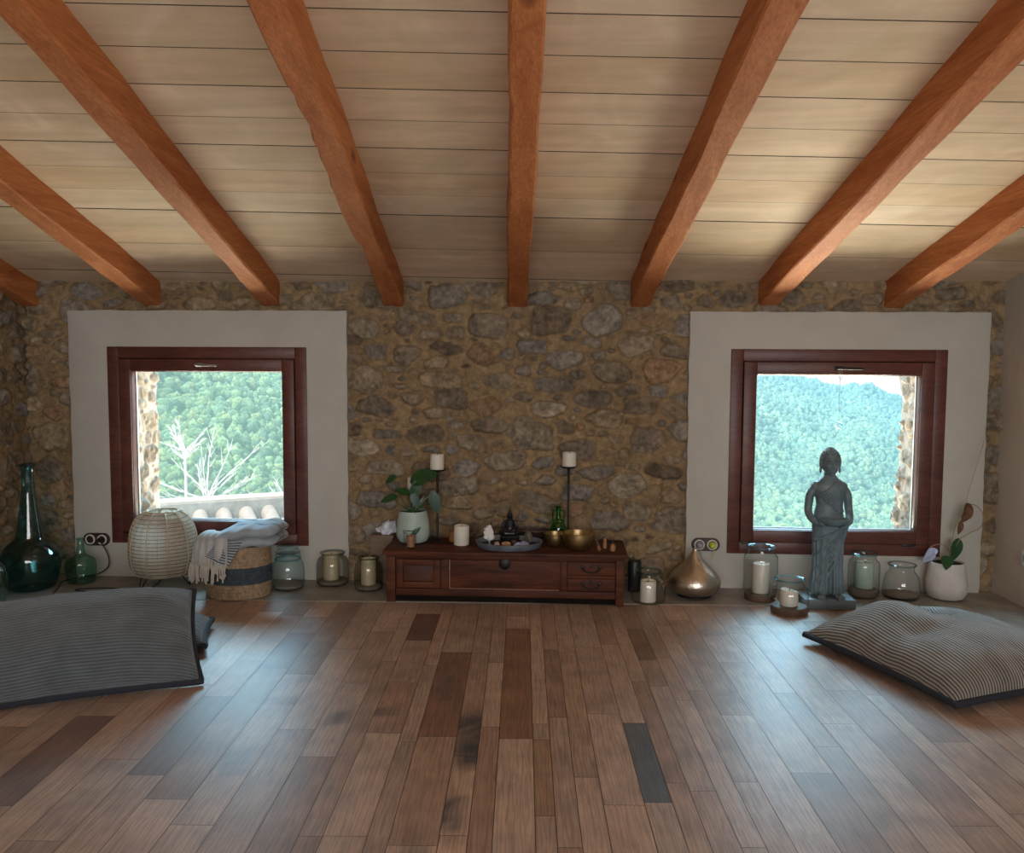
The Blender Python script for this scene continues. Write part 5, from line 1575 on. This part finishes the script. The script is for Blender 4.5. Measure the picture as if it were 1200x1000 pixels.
# tiled roof just outside the left window
def roof():
    t = thing('tiled_roof', 'pale clay tiled lean-to roof outside the left window', 'roof', (-3.45, 3.8, -.372), .50)
    rz = 0.0
    bm = bmesh.new()
    M = Matrix.Rotation(-rz*1.0, 4, 'Y')
    def bxr(x0, x1, y0, y1, z0, z1, bm):
        r = bmesh.ops.create_cube(bm, size=1, matrix=M @ Matrix.Translation(((x0+x1)/2, (y0+y1)/2, (z0+z1)/2)) @ Matrix.Diagonal((x1-x0, y1-y0, z1-z0, 1)))
    bxr(-1.8, 2.4, 0.02, .30, .158, .183, bm)
    obj('ridge_strip', bm, M_mortar, t)
    bm = bmesh.new(); bxr(-1.8, 2.4, .0, .25, -.60, .159, bm); bxr(-1.8, 2.4, -.62, .02, -.62, -.045, bm)
    obj('wall_face', bm, M_roofdk, t)
    k = 0
    for i in range(-5, 9):
        xc = .04+i*.225
        bm = bmesh.new(); rows = []
        for j in range(9):
            s = j/8; y = .02-.60*s; z = .070-.16*s
            row = []
            for q in range(11):
                a = PI*q/10; r = .082+.010*s
                row.append(bm.verts.new(M @ Vector((xc+r*math.cos(a), y, z-.06+r*1.15*math.sin(a)))))
            for q in range(10, -1, -1):
                a = PI*q/10; r = .068+.010*s
                row.append(bm.verts.new(M @ Vector((xc+r*math.cos(a), y, z-.06+r*1.15*math.sin(a)))))
            rows.append(row)
        for A, B in zip(rows, rows[1:]):
            for q in range(22): bm.faces.new((A[q], A[(q+1) % 22], B[(q+1) % 22], B[q]))
        bm.faces.new(rows[0]); bm.faces.new(rows[-1][::-1])
        obj('roof_tile', bm, M_tile, t)
roof()

def bare_tree(base, h, seed, label, spread, n=15):
    rng = random.Random(seed); t = thing('bare_tree', label, 'bare tree', base)
    bm = bmesh.new()
    tube(bm, [(0, 0, -4), (0, 0, 0), (.02, 0, h*.3)], [.03, .022, .016], 7); obj('trunk', bm, M_bare, t)
    bm = bmesh.new()
    for k in range(n):
        a = rng.uniform(.05, 1)*PI; L = h*rng.uniform(.5, 1.0)
        d = Vector((math.cos(a)*spread, rng.uniform(-.4, .4), math.sin(a)*.9+.1)).normalized()
        p0 = Vector((0, 0, h*rng.uniform(.0, .3))); p1 = p0+d*L*.5+Vector((0, 0, .03*L)); p2 = p0+d*L+Vector((rng.uniform(-.1, .1), 0, .08*L))
        tube(bm, [p0, p1, p2], [.013, .008, .003], 6)
        for q in range(6):
            s = rng.uniform(.3, .95); pb = p0.lerp(p2, s)
            e = (d+Vector((rng.uniform(-.8, .8), rng.uniform(-.5, .5), rng.uniform(-.2, .8)))).normalized()
            tube(bm, [pb, pb+e*L*rng.uniform(.15, .35)], [.005, .0025], 5)
    obj('branches', bm, M_bare, t)
bare_tree((-5.05, 7.3, -.92), .95, 2, 'bleached bare tree rising above the tiled roof', .9)
bare_tree((-5.62, 7.9, -.28), .52, 5, 'bleached bare tree beside the stone jamb of the left window', 1.0)
bare_tree((-3.95, 7.3, -.95), .55, 9, 'faint thin bare tree at the right above the tiled roof', .8, 7)

# ------------------------------------------------------------------ light
w = bpy.data.worlds.new('world'); bpy.context.scene.world = w; w.use_nodes = True
nt = w.node_tree
for n in list(nt.nodes): nt.nodes.remove(n)
out = N(nt, 'ShaderNodeOutputWorld'); bg = N(nt, 'ShaderNodeBackground', Strength=1.15)
tc = N(nt, 'ShaderNodeTexCoord'); sx = N(nt, 'ShaderNodeSeparateXYZ'); nt.links.new(tc.outputs['Generated'], sx.inputs[0])
mr = N(nt, 'ShaderNodeMapRange'); mr.inputs['From Min'].default_value = -.2; mr.inputs['From Max'].default_value = 1; nt.links.new(sx.outputs['Z'], mr.inputs['Value'])
rp = ramp(nt, [(0, (.95, 1.0, 1.0)), (.25, (.95, 1.0, 1.0)), (.45, (.62, .82, 1.0)), (1, (.30, .55, .95))]); nt.links.new(mr.outputs[0], rp.inputs['Fac'])
nt.links.new(rp.outputs[0], bg.inputs[0]); nt.links.new(bg.outputs[0], out.inputs[0])

def sun(rot, e, col, ang=.6):
    l = bpy.data.lights.new('sun', 'SUN'); l.energy = e; l.color = col; l.angle = math.radians(ang)
    o = bpy.data.objects.new('sun', l); C.objects.link(o); o.rotation_euler = rot; return o
d = Vector((.45, .55, -1.15)).normalized()
sun(d.to_track_quat('-Z', 'Y').to_euler(), 7.5, (1, .97, .90))

def area(name, loc, target, sx, sy, P, col):
    l = bpy.data.lights.new(name, 'AREA'); l.shape = 'RECTANGLE'; l.size = sx; l.size_y = sy; l.energy = P; l.color = col
    o = bpy.data.objects.new(name, l); C.objects.link(o); o.location = loc
    o.rotation_euler = (Vector(target)-Vector(loc)).to_track_quat('-Z', 'Y').to_euler(); return o
# added area lamps brighten the room, standing for sky and sunlit ground
for k, (x0, x1, z0, z1) in enumerate((WL, WR)):
    xc = (x0+x1)/2
    area('sky_fill_lamp', (xc, 2.6, 2.6), (xc, 0, .74), 2.4, 1.6, (300, 320)[k], (.42, .76, 1.0))
    area('ground_fill_lamp', (xc+(-.35, .75)[k], 1.7, -1.0), (xc, 0, .80), 2.6, 1.7, (290, 680)[k], (1.0, .91, .74))
# added fill lamp standing for unseen windows behind the viewer
area('rear_window_fill', (.4, -7.7, 1.5), (0, -1, 2.3), 3.6, 1.5, 150, (.97, .98, 1.0))

# ------------------------------------------------------------------ camera
cam = bpy.data.cameras.new('camera'); co = bpy.data.objects.new('camera', cam); C.objects.link(co)
yaw, pitch, roll = .0573, .0745, .00496
f = Vector((-math.sin(yaw)*math.cos(pitch), math.cos(yaw)*math.cos(pitch), -math.sin(pitch)))
r = Vector((math.cos(yaw), math.sin(yaw), 0)); u = r.cross(f)
r2 = r*math.cos(roll)+u*math.sin(roll); u2 = u*math.cos(roll)-r*math.sin(roll)
Mx = Matrix((r2, u2, -f)).transposed().to_4x4(); Mx.translation = (0, -4.7, 1.217)
co.matrix_world = Mx
cam.sensor_width = 36; cam.sensor_fit = 'HORIZONTAL'; cam.lens = 36*1015/1200
cam.clip_start = .05; cam.clip_end = 3000
bpy.context.scene.camera = co
vs = bpy.context.scene.view_settings
vs.view_transform = 'Standard'; vs.look = 'None'; vs.exposure = .16; vs.gamma = 1
bpy.context.scene.cycles.max_bounces = 8
bpy.context.scene.cycles.transparent_max_bounces = 24
bpy.context.scene.cycles.caustics_reflective = False; bpy.context.scene.cycles.caustics_refractive = False
